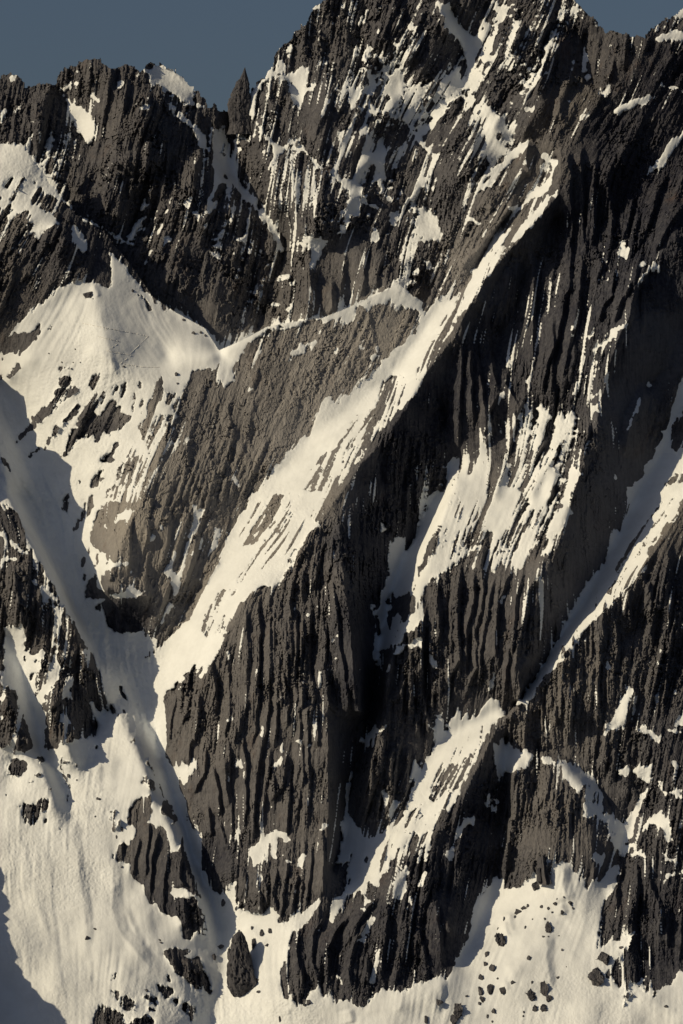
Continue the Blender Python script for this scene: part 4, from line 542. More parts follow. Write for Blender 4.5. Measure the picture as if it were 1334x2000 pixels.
# the crest keeps its snow right up to its edge
rim = is_mid & (blur((~is_mid).astype(np.float32), 3) > 0.01)
Pm = P.copy()
for k in (2, 3, 4): Pm[:-k] = np.maximum(Pm[:-k], P[k:])
P = np.where(rim, Pm, P)
Pn = blur(P * is_mid, 1.4) / np.maximum(blur(is_mid.astype(np.float32), 1.4), 1e-3)
P0 = np.where(is_mid, Pn, blur(P, 1.4)) + 0.04; Pw = blur(P, 14)

# grain of the rock: noise drawn out along the strata
ang = np.arctan2(field(CP, lambda c: math.sin(2 * math.radians(c[2]))), field(CP, lambda c: math.cos(2 * math.radians(c[2])))) * 0.5
ang = ang + noise(110, 31, 2) * 0.05
dx, dy = np.cos(ang).astype(np.float32), np.sin(ang).astype(np.float32)
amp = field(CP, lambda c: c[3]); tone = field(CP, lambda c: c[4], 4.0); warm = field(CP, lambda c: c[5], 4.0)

def drawn(sources, step, n):
    """average each noise along the strata, n steps both ways"""
    outs = [s.copy() for s in sources]
    for sg in (1, -1):
        X, Y = UU.copy(), VV.copy(); ddx, ddy = dx * sg, dy * sg
        for k in range(1, n + 1):
            X += ddx * step; Y += ddy * step
            j = np.clip(((X - U0) / SP + 0.5).astype(np.int32), 0, W - 1); i = np.clip(((Y - V0) / SP + 0.5).astype(np.int32), 0, H - 1)
            f = i * W + j
            wgt = 0.5 + 0.5 * math.cos(math.pi * k / (n + 1))
            for o, s in zip(outs, sources): o += wgt * s.ravel()[f]
            q = dx.ravel()[f] * sg; r = dy.ravel()[f] * sg
            flip = np.sign(q * ddx + r * ddy); flip[flip == 0] = 1
            ddx, ddy = q * flip, r * flip
    return [(o - o.mean()) / o.std() for o in outs]
g_big, g_snow = drawn([noise(30, 41, 2), noise(9, 45)], 8.0, 22)
g_mid, g_str = drawn([noise(12, 42, 2), noise(4.5, 46)], 4.5, 22)
g_fine, = drawn([noise(5.0, 43)], 2.6, 24)
g_hair, = drawn([noise(2.4, 44)], 1.8, 20)
iso = noise(16, 51, 4, 0.6); iso2 = noise(6, 52, 3, 0.6)
plate = noise(130, 53, 2); plate2 = noise(90, 55, 2)

def plates(c, seed, stretch):
    """broken rock: tilted slabs with sharp edges, longer along the strata; also the distance to the nearest crack"""
    rs = np.random.RandomState(seed); h = int((V1 - V0) / c) + 9; wd = int((U1 - U0) / c) + 9
    px = rs.rand(h, wd).astype(np.float32); py = rs.rand(h, wd).astype(np.float32)
    ga = rs.standard_normal((h, wd)).astype(np.float32); gl = rs.standard_normal((h, wd)).astype(np.float32); hh = rs.standard_normal((h, wd)).astype(np.float32)
    X = (UU - U0 + 0.10 * c * g_mid) / c + 3; Y = (VV - V0 + 0.16 * c * iso2) / c + 3
    J = X.astype(np.int32); I = Y.astype(np.int32)
    f1 = np.full(X.shape, 1e9, np.float32); f2 = f1.copy(); out = np.zeros_like(f1)
    reach = 1 if stretch < 1.5 else 2
    for oi in range(-reach, reach + 1):
        for oj in range(-reach, reach + 1):
            k = np.clip(I + oi, 0, h - 1) * wd + np.clip(J + oj, 0, wd - 1)
            ex = X - (J + oj) - px.ravel()[k]; ey = Y - (I + oi) - py.ravel()[k]
            al = (ex * dx + ey * dy) / stretch; ac = -ex * dy + ey * dx
            q = al * al + ac * ac
            v = hh.ravel()[k] * 0.55 + 1.1 * ga.ravel()[k] * ac + 1.0 * gl.ravel()[k] * al
            u = q < f1
            f2 = np.where(u, f1, np.minimum(f2, q)); out = np.where(u, v, out); f1 = np.where(u, q, f1)
    return out, np.sqrt(f2) - np.sqrt(f1)
joint = np.floor(1.6 * (VV / 62.0 + 0.55 * noise(70, 77, 2) + 0.25 * np.sign(g_big)) + 0.4 * g_mid)
joint = (np.abs(np.sin(joint * 12.9898) * 43758.5453) % 1.0).astype(np.float32)
p0, c0 = plates(85, 70, 1.8); p1, c1 = plates(38, 71, 2.2); p2, c2 = plates(15, 72, 2.4); p3, c3 = plates(6.5, 73, 2.4)
def pages(n, k, edge=0.22):
    """flat slabs that step in and out where the strata break off"""
    x = n * k; f = np.floor(x); r = x - f
    s = np.clip((r - (1 - edge)) / edge, 0, 1)
    return (f + s * s * (3 - 2 * s) + 0.25 * r) / k
# pillars, slabs, then the edges of the strata
ribbed = blur(np.clip(field(CP, lambda c: 1.0 if (c[3] >= 0.85 and c[1] > 640) or (c[0] > 1080 and c[1] > 380) else 0.3), 0, 1), 20)
R = 4.6 * pages(g_big + 0.10 * iso, 1.3) + 3.0 * pages(g_mid + 0.06 * iso2, 1.3) + 1.9 * pages(g_fine + 0.04 * iso2, 1.2) + 1.0 * g_hair \
    + np.where(is_mid, 3.0, 6.0) * p0 + np.where(is_mid, 4.5, 6.0) * p1 * (1.15 - 0.6 * ribbed) + 2.8 * p2 * (1.1 - 0.75 * ribbed) + 1.3 * p3 * (1.1 - 0.7 * ribbed) \
    + 1.6 * np.exp(-c0 / 0.03) + 1.5 * np.exp(-c1 / 0.05) * (1.2 - 0.7 * ribbed) + 0.4 * iso2 + 3.2 * joint * ribbed
R *= np.clip(0.92 + 0.34 * plate + 0.28 * noise(48, 54, 2), 0.22, 1.7)
slick = np.clip((0.62 - amp) / 0.3, 0, 1) * is_mid
R = R * (1 - slick) + slick * (4.0 * p0 + 3.0 * p1 + 1.2 * iso + 0.6 * iso2 + 1.2 * p2 + 2.5 * np.exp(-c0 / 0.02) + 2.5 * np.exp(-c1 / 0.03) + 0.5 * pages(g_mid, 1.2))
R = R * amp * RK * np.where(is_mid, 1.0, 0.88)
# ledges catch snow: where the rock lies back
ledge = np.zeros_like(R); ledge[1:-1] = (R[:-2] - R[2:]) / (2 * SP); ledge = blur(-ledge, 2.9)
lg = ledge / ledge.std()
Pe = P0 + np.where(P0 < 0, 0.42 * np.clip(Pw - P0, 0, 1), -0.30 * np.clip(P0 - Pw, 0, 1))
near = np.exp(-(Pe / 0.55) ** 2)
S = Pe + 0.30 * g_snow * np.clip(1 - 0.75 * np.abs(Pw), 0.12, 1) + (0.26 * g_fine + 0.24 * g_hair + 0.26 * g_str) * near + 0.10 * iso2 * near \
    + LEDGE * np.clip(lg, -1.6, 1.6) * near + SPECK * np.clip(lg - 1.5, 0, 2.0) * (P0 < -0.2) * np.clip(Pw + 0.85 + 0.1 * (~is_mid) + 0.25 * plate, 0, 1)
# thin streaks blown into the clefts, and rock wearing through where the snow is thin
dust = 0.55 * g_str + 0.55 * g_hair + 0.35 * plate2 + 0.62 * np.clip(Pw + 0.75, 0, 1) - 1.42 - 0.12 * (~is_mid)
S = S + 1.4 * np.clip(dust, 0, 1) * (P0 < -0.1) * (1 - slick)
fray = np.zeros_like(S)
for s in FRAY: fray = np.maximum(fray, blur(inside(pts('P', s), UU, VV).astype(np.float32), 9))
S = S - 2.2 * fray * np.clip(0.6 * g_str + 0.55 * g_fine + 0.3 * plate2 - 0.55, 0, 1.2) * (P0 > 0.2)
cover = np.clip(S / 0.30, 0, 1); cover = cover * cover * (3 - 2 * cover)
deep = blur(cover, 5)
# snow smooths the ground under it
Dsm = np.where(is_mid, blur(Dm, 7), blur(Db, 7))
D = D + (Dsm - D) * (deep * cover)
D = D - R * (1 - cover * (0.55 + 0.42 * np.clip(deep * 1.6 - 0.6, 0, 1)))
G_ = np.zeros_like(D)
for tile, s, h, wl, wr in DRIFTS:
    ln = pts(tile, s); stroke(G_, ln if ln[0, 1] < ln[-1, 1] else ln[::-1], h * 1.0, wl, wr)
D = D + blur(G_, 1.5) * cover
gul = blur(inside(pts('P', '-60,760 60,900 200,1000 210,1160 300,1290 310,1420 350,1560 440,1800 430,1900 380,1800 330,1560 230,1390 130,1180 40,980 -60,900'), UU, VV).astype(np.float32), 10) * 0.55
g_fall, = drawn([noise(6, 61)], 4.0, 14)
D = D - cover * (0.6 + 1.4 * deep) - cover * deep * (0.15 * g_fall + gul * (2.4 * g_snow + 0.8 * g_fine + 1.0 * iso2) + 0.7 * noise(40, 62, 3, 0.5) + 0.24 * np.clip(0.55 + 0.5 * plate, 0.15, 1.5) * noise(3.0, 63, 2) + 0.22 * np.clip(plate2 - 0.5, 0, 1.5) * g_fall)
# ------------------------------------------------------------------ materials
def new_mat(name):
    m = bpy.data.materials.new(name); m.use_nodes = True; m.node_tree.nodes.clear(); return m, m.node_tree
def nd(t, kind, **kw):
    n = t.nodes.new(kind)
    for k, v in kw.items(): setattr(n, k, v)
    return n
def math_node(t, op, a, b=None, clamp=False):
    n = nd(t, 'ShaderNodeMath', operation=op); n.use_clamp = clamp
    for i, x in enumerate((a, b)):
        if x is None: continue
        if isinstance(x, (int, float)): n.inputs[i].default_value = x
        else: t.links.new(x, n.inputs[i])
    return n.outputs[0]
def mixc(t, f, a, b):
    n = nd(t, 'ShaderNodeMix', data_type='RGBA')
    for i, x in ((0, f), (6, a), (7, b)):
        if isinstance(x, tuple): n.inputs[i].default_value = (*x, 1)
        elif isinstance(x, (int, float)): n.inputs[i].default_value = x
        else: t.links.new(x, n.inputs[i])
    return n.outputs[2]

def mountain_mat(name, attr=True):
    m, t = new_mat(name)
    tc = nd(t, 'ShaderNodeTexCoord'); pos = tc.outputs['Object']
    def nz(scale, detail=4, rough=0.6, st=None):
        src = pos
        if st:
            mp = nd(t, 'ShaderNodeMapping'); mp.inputs['Scale'].default_value = st; t.links.new(pos, mp.inputs[0]); src = mp.outputs[0]
        n = nd(t, 'ShaderNodeTexNoise'); n.inputs['Scale'].default_value = scale; n.inputs['Detail'].default_value = detail; n.inputs['Roughness'].default_value = rough
        t.links.new(src, n.inputs['Vector']); return n.outputs[0]
    def at(nm):
        a = nd(t, 'ShaderNodeAttribute', attribute_name=nm); return a.outputs['Fac']
    if attr: tone, warm, snow = at('tone'), at('warmth'), at('snow')
    else:
        v1 = nd(t, 'ShaderNodeValue'); v1.outputs[0].default_value = 0.22; v2 = nd(t, 'ShaderNodeValue'); v2.outputs[0].default_value = 0.5; tone, warm, snow = v1.outputs[0], v2.outputs[0], None
    n1 = nz(0.012, 5); n2 = nz(0.11, 5, 0.7); n3 = nz(0.2, 3, 0.6, (1, 1, 0.12)); n4 = nz(0.6, 3, 0.7)
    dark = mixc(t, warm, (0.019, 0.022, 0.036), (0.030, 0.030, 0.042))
    pale = mixc(t, warm, (0.19, 0.20, 0.24), (0.31, 0.29, 0.265))
    tt = math_node(t, 'ADD', tone, math_node(t, 'MULTIPLY', math_node(t, 'SUBTRACT', n1, 0.5), 0.35))
    tt = math_node(t, 'ADD', tt, math_node(t, 'MULTIPLY', math_node(t, 'SUBTRACT', n2, 0.5), 0.45))
    tt = math_node(t, 'ADD', tt, math_node(t, 'MULTIPLY', math_node(t, 'SUBTRACT', n3, 0.5), 0.5), True)
    rock = mixc(t, tt, dark, pale)
    st = math_node(t, 'MULTIPLY', math_node(t, 'SUBTRACT', nz(0.02, 6, 0.7, (1, 1, 0.5)), 0.58), 5.0, True)
    st = math_node(t, 'MULTIPLY', st, math_node(t, 'MULTIPLY', warm, 0.55))
    rock = mixc(t, st, rock, (0.12, 0.066, 0.038))
    sn = mixc(t, math_node(t, 'MULTIPLY', math_node(t, 'SUBTRACT', nz(0.018, 5, 0.65), 0.35), 3.0, True), (0.70, 0.73, 0.76), (0.80, 0.835, 0.87))
    b = nd(t, 'ShaderNodeBsdfPrincipled')
    if snow is not None:
        e = math_node(t, 'ADD', snow, math_node(t, 'MULTIPLY', math_node(t, 'SUBTRACT', n4, 0.5), 0.5))
        f = math_node(t, 'MULTIPLY', math_node(t, 'ADD', e, 0.03), 14.0, True)
        cl = mixc(t, f, rock, sn); t.links.new(cl, b.inputs['Base Color'])
    else: t.links.new(rock, b.inputs['Base Color'])
    b.inputs['Roughness'].default_value = 0.85; b.inputs['Specular IOR Level'].default_value = 0.15
    bp = nd(t, 'ShaderNodeBump'); bp.inputs['Strength'].default_value = 0.8; bp.inputs['Distance'].default_value = 2.0
    hb = math_node(t, 'ADD', math_node(t, 'MULTIPLY', nz(0.30, 4, 0.7, (1, 1, 0.16)), 1.3), math_node(t, 'MULTIPLY', nz(0.25, 4, 0.7), 0.5))
    if snow is not None:
        hb = math_node(t, 'MULTIPLY', hb, math_node(t, 'SUBTRACT', 1.0, math_node(t, 'MULTIPLY', f, 0.85)))
    t.links.new(hb, bp.inputs['Height']); t.links.new(bp.outputs[0], b.inputs['Normal'])
    o = nd(t, 'ShaderNodeOutputMaterial'); t.links.new(b.outputs[0], o.inputs[0])
    return m
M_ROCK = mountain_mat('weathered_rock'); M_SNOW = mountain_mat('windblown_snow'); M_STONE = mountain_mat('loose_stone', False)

# ------------------------------------------------------------------ world positions and mesh building
def place(u, v, d):
    t = (CAM + d) / CAM
    return (u - 667.0) * t, d, (1000.0 - v) * t
XW, YW, ZW = place(UU.astype(np.float64), VV.astype(np.float64), D.astype(np.float64))
POS = np.stack([XW, YW, ZW], -1).reshape(-1, 3).astype(np.float32)

def mesh_from_quads(name, quads, mat, extra=None):
    """quads: (n, 4) indices into the survey grid"""
    ids, inv = np.unique(quads, return_inverse=True)
    inv = inv.reshape(-1, 4)
    co = POS[ids]; n = len(quads)
    loops = inv.ravel(); start = np.arange(n) * 4; tot = np.full(n, 4)
    if extra is not None and len(extra):
        # outer edges of the crest, carried over to a slope on the far side
        look = {g: k for k, g in enumerate(ids)}
        ext = sorted(set(extra.ravel())); nb = len(co)
        front = co[[look[g] for g in ext]]; k_ = (CAM + front[:, 1:2] + 150.0) / (CAM + front[:, 1:2])   # straight back along the line of sight, then down
        back = np.concatenate([front[:, :1] * k_, front[:, 1:2] + 150.0, front[:, 2:] * k_ - 60.0], 1).astype(np.float32)
        ne = len(ext); fi = {g: nb + k for k, g in enumerate(ext)}
        q = np.array([[fi[a], fi[b], fi[b] + ne, fi[a] + ne] for a, b in extra])
        co = np.vstack([co, front, back]); ids = np.concatenate([ids, np.array(ext), np.array(ext)])
        loops = np.concatenate([loops, q.ravel()]); n += len(q); start = np.arange(n) * 4; tot = np.full(n, 4)
    me = bpy.data.meshes.new(name)
    me.vertices.add(len(co)); me.vertices.foreach_set('co', co.ravel())
    me.loops.add(len(loops)); me.loops.foreach_set('vertex_index', loops.astype(np.int32))
    me.polygons.add(n); me.polygons.foreach_set('loop_start', start.astype(np.int32)); me.polygons.foreach_set('loop_total', tot.astype(np.int32))
    me.polygons.foreach_set('use_smooth', np.full(n, mat is M_SNOW))
    me.update(calc_edges=True)
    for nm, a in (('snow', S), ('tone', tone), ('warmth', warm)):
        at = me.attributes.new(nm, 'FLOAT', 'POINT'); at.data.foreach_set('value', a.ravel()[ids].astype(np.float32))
    me.materials.append(mat)
    o = bpy.data.objects.new(name, me); col.objects.link(o)
    return o
def tag(o, label=None, cat=None, group=None, kind=None):
    for k, x in (('label', label), ('category', cat), ('group', group), ('kind', kind)):
        if x: o[k] = x
    return o

# ------------------------------------------------------------------ the spurs beyond the left edge of the picture, whose shade lies in the gully and on the lower slope
def spur(name, label, edge, uc, seed):
    """edge: where the rim of its shade falls; the crest stands up-sun from there"""
    rs = random.Random(seed); crest = []
    for k, (u, v) in enumerate(edge):
        i, j = min(int((v - V0) / SP), H - 1), int((max(u, U0) - U0) / SP)
        p = np.array([XW[i, j], YW[i, j], ZW[i, j]]); x = uc[k] - 667.0
        s = (x - p[0]) / LX
        crest.append(p + s * np.array([LX, LY, LZ]))
    fine = []
    for a, b in zip(crest[:-1], crest[1:]):
        for t in (0, .2, .4, .6, .8): fine.append(a * (1 - t) + b * t + np.array([rs.gauss(0, 1), rs.gauss(0, 2), rs.gauss(0, 1.0)]))
    fine.append(crest[-1])
    rows = 14; vs_, fs = [], []
    for k, c in enumerate(fine):
        for r in range(-rows, rows + 1):
            g = abs(r) ** 1.3 * 6
            n = rs.gauss(0, 1) * min(abs(r), 4) * 1.6
            if r <= 0: vs_.append((c[0] - 0.25 * g + n, c[1] - 0.35 * g + n, c[2] - 1.0 * g + n))
            else: vs_.append((c[0] - 0.9 * g + n, c[1] + 0.8 * g + n, c[2] - 0.9 * g + n))
    m = 2 * rows + 1
    for k in range(len(fine) - 1):
        for r in range(m - 1): fs.append((k * m + r, k * m + r + 1, (k + 1) * m + r + 1, (k + 1) * m + r))
    me = bpy.data.meshes.new(name); me.from_pydata(vs_, [], fs); me.materials.append(M_STONE)
    o = bpy.data.objects.new(name, me); col.objects.link(o); o['kind'] = 'structure'; o['label'] = label
    return o
spur('rocky_spur', 'dark rocky spur left of the shaded gully', [(-20, 720), (20, 755), (45, 772), (42, 800), (65, 832), (72, 872), (108, 884), (140, 912), (141, 960), (152, 985), (170, 1000)], [-150, -145, -140, -135, -130, -125, -118, -112, -108, -105, -105], 3)
spur('rocky_spur', 'dark rocky spur left of the lower snow slope', [(-30, 1660), (0, 1690), (10, 1712), (4, 1740), (22, 1766), (12, 1786), (18, 1818), (36, 1868), (30, 1882), (52, 1912), (84, 1950), (112, 1968), (134, 2005), (170, 2060)], [-110] * 14, 4)
# ------------------------------------------------------------------ the pieces of the setting: (kind of ground, name, label, outline); a later outline overrides an earlier one
# 'rock': bare rock with patches of snow on it; 'snow': a snow slope with bits of rock showing; 'outcrop': a rock island, a thing of its own
REGIONS = [
 ('rock', 'summit_massif', 'highest dark rock massif, streaked with snow gullies, on the skyline', 'P', "-400,-400 1800,-400 1800,2400 -400,2400"),
 ('rock', 'rock_peak', 'jagged dark rock peak on the left skyline', 'P', "-400,-100 445,-100 447,225 450,330 500,400 562,472 530,560 490,660 440,700 -400,700"),
 ('rock', 'rock_wall', 'ribbed brown rock wall between the summit and the right peak', 'P', "1146,40 1262,40 1262,70 1240,112 1215,150 1185,188 1155,170 1142,120"),
 ('rock', 'rock_headwall', 'dark ribbed headwall right of the bright snow flank', 'P', MIDB),
 ('rock', 'rock_knob', 'pale grey rock knob above the bright snow flank', 'P', "845,575 870,500 885,440 915,385 940,345 990,300 1030,270 1056,286 1070,300 1080,320 1040,375 980,435 905,560 850,610 830,592"),
 ('rock', 'rock_shoulder', 'brown rock shoulder capped with bright snow at the left edge', 'P', "-400,235 0,272 45,272 95,340 145,405 195,436 219,466 222,540 205,560 160,557 115,560 60,620 20,680 -400,690"),
 ('snow', 'snow_cone', 'smooth snow cone with a zigzag ski track, left of the saddle', 'P', "-400,690 20,680 60,620 115,560 160,557 205,560 222,540 219,466 238,490 265,530 300,580 345,610 400,640 436,684 330,730 300,760 255,740 225,735 120,735 -400,730"),
 ('snow', 'snow_shelf', 'bright snow shelf crossed by dark slabs under the cone', 'P', "-400,730 120,735 225,735 300,760 330,745 320,830 280,900 250,960 190,990 140,1010 60,930 0,830 -400,760"),
 ('rock', 'saddle_wall', 'pale tan rock wall below the snowy saddle crest', 'P', "330,722 440,683 540,635 640,618 720,583 780,556 815,588 835,610 820,660 760,740 690,795 610,850 560,915 500,960 470,1010 440,1070 390,1150 340,1225 310,1300 270,1290 205,1240 190,1170 200,1000 250,960 280,900 320,830"),
 ('snow', 'saddle_crest', 'narrow snow crest along the top of the pale saddle wall', 'B2', "-20,560 200,470 290,425 500,395 760,310 990,200 1060,290 1110,310 1120,400 1020,372 960,300 830,340 780,345 740,400 660,455 560,455 400,462 240,485 120,570 60,700 -20,810"),
 ('rock', 'great_buttress', 'broad dark rock buttress with vertical ribs at the centre', 'P', "650,985 600,1060 560,1135 490,1160 440,1240 400,1330 325,1420 330,1530 365,1640 400,1740 430,1800 460,1790 545,1790 640,1790 680,1720 700,1640 740,1500 765,1290 765,1150 800,1060 885,900 870,740 790,800 740,870 705,905"),
 ('rock', 'centre_buttress', 'rib-edged rock buttress between two shaded gullies, right of centre', 'P', "885,920 980,760 1180,760 1165,860 1110,990 1075,1100 1045,1180 1025,1300 1010,1375 960,1400 870,1450 800,1570 720,1640 690,1560 735,1300 745,1240 800,1060"),
 ('rock', 'slab_wall', 'smooth dark slab wall above the diagonal couloir', 'P', "1275,505 1600,480 1600,640 1334,790 1290,880 1240,975 1200,1055 1140,1165 1090,1245 1030,1335 1025,1300 1045,1180 1075,1100 1110,990 1165,860 1190,720 1235,620"),
 ('rock', 'right_wall', 'banded brown rock wall below the diagonal couloir at the right', 'P', "985,1405 1030,1360 1080,1300 1130,1235 1200,1170 1250,1115 1300,1045 1334,990 1600,900 1600,1470 1300,1500 1250,1530 1215,1650 1190,1570 1150,1515 1060,1465 1000,1490 965,1440"),
 ('rock', 'lower_buttress', 'black ribbed buttress at the bottom centre below the snow ramp', 'P', "965,1432 930,1500 890,1590 840,1640 790,1690 750,1740 700,1760 640,1785 560,1850 545,1960 600,1985 700,1985 760,1975 880,1925 920,1860 975,1740 990,1560 985,1440"),
 ('rock', 'lower_right_rocks', 'dark rock mass with snow ledges in the lower right corner', 'P', "1255,1530 1300,1500 1600,1470 1600,1920 1320,1915 1210,1990 1160,1920 1155,1850 1180,1740 1205,1700 1215,1640"),
 ('snow', 'snow_flank', 'long bright snow flank falling left from the headwall', 'P', "1095,300 1090,380 1000,480 930,565 880,665 820,740 790,800 740,870 705,905 650,985 600,1060 560,1135 490,1160 440,1240 400,1330 330,1425 305,1390 300,1330 340,1225 390,1150 440,1070 470,1010 500,960 560,915 610,850 690,795 760,740 820,660 850,610 905,560 980,435 1040,375 1060,290"),
 ('snow', 'shaded_gully', 'blue shaded snow gully running down from the left edge', 'P', "-400,760 0,830 60,930 140,1010 190,990 200,1000 205,1160 230,1250 300,1290 305,1390 330,1425 330,1530 365,1640 400,1740 440,1790 430,1900 460,2000 400,2060 385,1960 420,1950 400,1830 385,1700 340,1560 290,1470 262,1420 230,1390 190,1300 140,1190 100,1090 60,1010 20,970 0,900 -400,880"),
 ('snow', 'diagonal_couloir', 'diagonal snow couloir between the slab wall and the right wall', 'P', "1600,600 1334,780 1290,880 1240,975 1200,1055 1140,1165 1090,1245 1030,1335 985,1400 1010,1385 1080,1310 1130,1245 1200,1180 1250,1125 1300,1060 1334,1000 1600,900"),
 ('snow', 'blue_couloir', 'shaded blue snow couloir right of the great buttress', 'P', "885,905 870,930 840,990 800,1030 770,1090 750,1160 730,1270 745,1300 770,1270 790,1200 830,1100 860,1040 885,980"),
 ('snow', 'snow_ramp', 'bright snow ramp descending left above the black buttress', 'P', "1000,1385 960,1400 870,1450 830,1510 790,1580 740,1630 690,1640 665,1700 640,1780 700,1765 750,1745 790,1695 840,1645 890,1595 930,1505 970,1440"),
 ('snow', 'lower_snow_slope', 'wide sunlit snow slope in the lower left corner', 'P', "-400,1460 70,1450 230,1395 262,1420 290,1470 340,1560 385,1700 400,1830 420,1950 385,1960 400,2200 -400,2200"),
 ('snow', 'snow_apron', 'sunlit snow apron along the foot of the buttresses', 'P', "400,2200 430,1900 440,1790 460,1740 545,1800 640,1790 560,1850 545,1960 600,1985 700,1985 760,1975 880,1925 915,1865 960,1760 985,1690 1200,1700 1180,1750 1155,1850 1160,1920 1210,1990 1320,1915 1800,1915 1800,2200"),
 ('snow', 'narrow_gully', 'narrow snow gully between the rounded dome and the right rocks', 'P', "1252,1490 1275,1500 1250,1580 1230,1650 1200,1705 1180,1650 1195,1600 1215,1620"),
 ('outcrop', 'rock_rib', 'broken dark rib along the left bank of the shaded gully', 'C1', "-300,-20 40,60 130,190 240,400 300,480 400,660 440,790 530,930 590,1060 520,1200 440,1020 420,870 330,740 300,640 260,560 180,500 0,380 -300,380"),
 ('outcrop', 'rock_pillar', 'brown rock pillar with a flat snowy top at the left edge', 'C1', "-300,380 0,380 120,385 140,500 140,740 20,760 -300,760"),
 ('outcrop', 'rock_pillar', 'slim leaning rock pillar right of the flat-topped pillar', 'C1', "140,500 180,500 260,560 300,640 310,800 270,930 250,1070 150,1070 120,915 140,800"),
 ('outcrop', 'rock_tower', 'stout rock tower with a black right face above the lower snow slope', 'C1', "300,1000 330,740 440,880 440,1020 540,1250 550,1400 480,1480 450,1600 380,1580 270,1440 230,1370 250,1150"),
 ('outcrop', 'rock_spur', 'dark rock spur at the left edge above the snow-covered knoll', 'C1', "-300,960 0,980 70,1080 130,1230 200,1470 170,1500 60,1530 -300,1560"),
 ('outcrop', 'rock_knoll', 'snow-plastered knoll with scattered dark rocks at the left edge', 'D1', "40,50 180,50 290,150 310,300 370,420 350,540 180,510 60,420 -20,330 -20,150"),
 ('outcrop', 'rock_outcrop', 'large ribbed outcrop in the middle of the lower left snow slope', 'D1', "600,390 780,200 870,200 1000,420 1050,520 1140,900 1180,1130 1020,1140 800,920 600,700"),
 ('outcrop', 'rock_outcrop', 'small square outcrop with a striped face below the large ribbed one', 'D1', "905,1180 1110,1180 1150,1240 1215,1430 1200,1480 1100,1440 960,1310"),
 ('outcrop', 'rock_outcrop', 'dark outcrop dusted with snow at the bottom left edge of the frame', 'D1', "500,1900 560,1500 620,1320 690,1400 800,1440 980,1340 1060,1480 1130,1600 1150,1900"),
 ('outcrop', 'rock_bulge', 'rounded rock bulge, darkened for its shade, in the shaded gully', 'C1', "590,650 640,610 810,590 835,760 800,800 660,800 580,700"),
 ('outcrop', 'rock_slab', 'longest diagonal slab on the snow shelf, its foot in the shade', 'B1', "75,1120 170,980 290,870 300,800 320,740 420,740 470,800 460,850 330,960 200,1060 110,1140"),
 ('outcrop', 'rock_slab', 'thin diagonal slab just right of the longest slab', 'B1', "150,1220 160,1160 240,1120 340,1000 420,870 460,880 460,930 330,1080 240,1180 170,1225"),
 ('outcrop', 'rock_slab', 'group of dark upright slabs in the middle of the shelf', 'B1', "335,1210 430,1010 500,860 580,815 760,860 760,1000 640,1090 520,1180 400,1180"),
 ('outcrop', 'rock_dome', 'rounded striped rock dome with a snow collar, lower right', 'D3', "380,190 420,60 500,80 600,110 740,170 840,230 900,330 950,470 930,640 870,720 830,690 740,690 620,720 500,760 400,850 310,880 320,680"),
 ('outcrop', 'rock_block', 'cracked rock block at the foot of the striped dome', 'D3', "725,800 740,720 790,680 880,700 930,640 980,690 920,750 850,830 800,870"),
 ('outcrop', 'rock_island', 'low rock island with a snow roof beside the lower right rocks', 'D3', "790,1350 830,1200 920,1150 1060,1090 1070,1110 960,1260 900,1330 900,1400 840,1430"),
]
RID = np.full((H, W), -1, np.int16)
for k, (kd, nm, lb, tile, s) in enumerate(REGIONS):
    pl = s if isinstance(s, np.ndarray) else pts(tile, s)
    si, sj = bbox(pl); sub = RID[si, sj]
    if sub.size: sub[inside(pl, UU[si, sj] + fine1[si, sj] * 1.5 + mid1[si, sj], VV[si, sj] + fine2[si, sj] * 1.5 + mid2[si, sj])] = k
RID[(~is_mid) & (RID >= 3) & (UU < 560)] = 1; RID[(~is_mid) & (RID >= 3)] = 0

h1, w1 = H - 1, W - 1
land = is_land[:-1, :-1] & is_land[1:, :-1] & is_land[:-1, 1:] & is_land[1:, 1:]
Sq = 0.25 * (S[:-1, :-1] + S[1:, :-1] + S[:-1, 1:] + S[1:, 1:])
midq = is_mid[:-1, :-1].astype(int) + is_mid[1:, :-1] + is_mid[:-1, 1:] + is_mid[1:, 1:]
land &= (midq == 0) | (midq == 4)
nearq = land & (midq == 4)
snowq = (Sq > 0) & land; rid = RID[:-1, :-1].copy(); rid[~land] = -1

# patches: runs of equal ground inside one piece of the setting
key = np.where(land, rid.astype(np.int32) * 2 + snowq, -1)
lab = np.arange(h1 * w1, dtype=np.int32).reshape(h1, w1)
for _ in range(400):
    old = lab.copy()
    for sl_a, sl_b in (((slice(1, None), slice(None)), (slice(None, -1), slice(None))), ((slice(None), slice(1, None)), (slice(None), slice(None, -1)))):
        same = key[sl_a] == key[sl_b]
        m = np.minimum(lab[sl_a], lab[sl_b])
        A, B = lab[sl_a], lab[sl_b]
        A[same] = m[same]; B[same] = np.minimum(B, m)[same]
    lab = lab.ravel()[lab]; lab = lab.ravel()[lab]
    if (lab == old).all(): break
qi, qj = np.nonzero(land)
flat = qi * W + qj
QUADS = np.stack([flat, flat + W, flat + W + 1, flat + 1], -1).astype(np.int32)
q_rid, q_snow, q_lab = rid[qi, qj], snowq[qi, qj], lab[qi, qj]

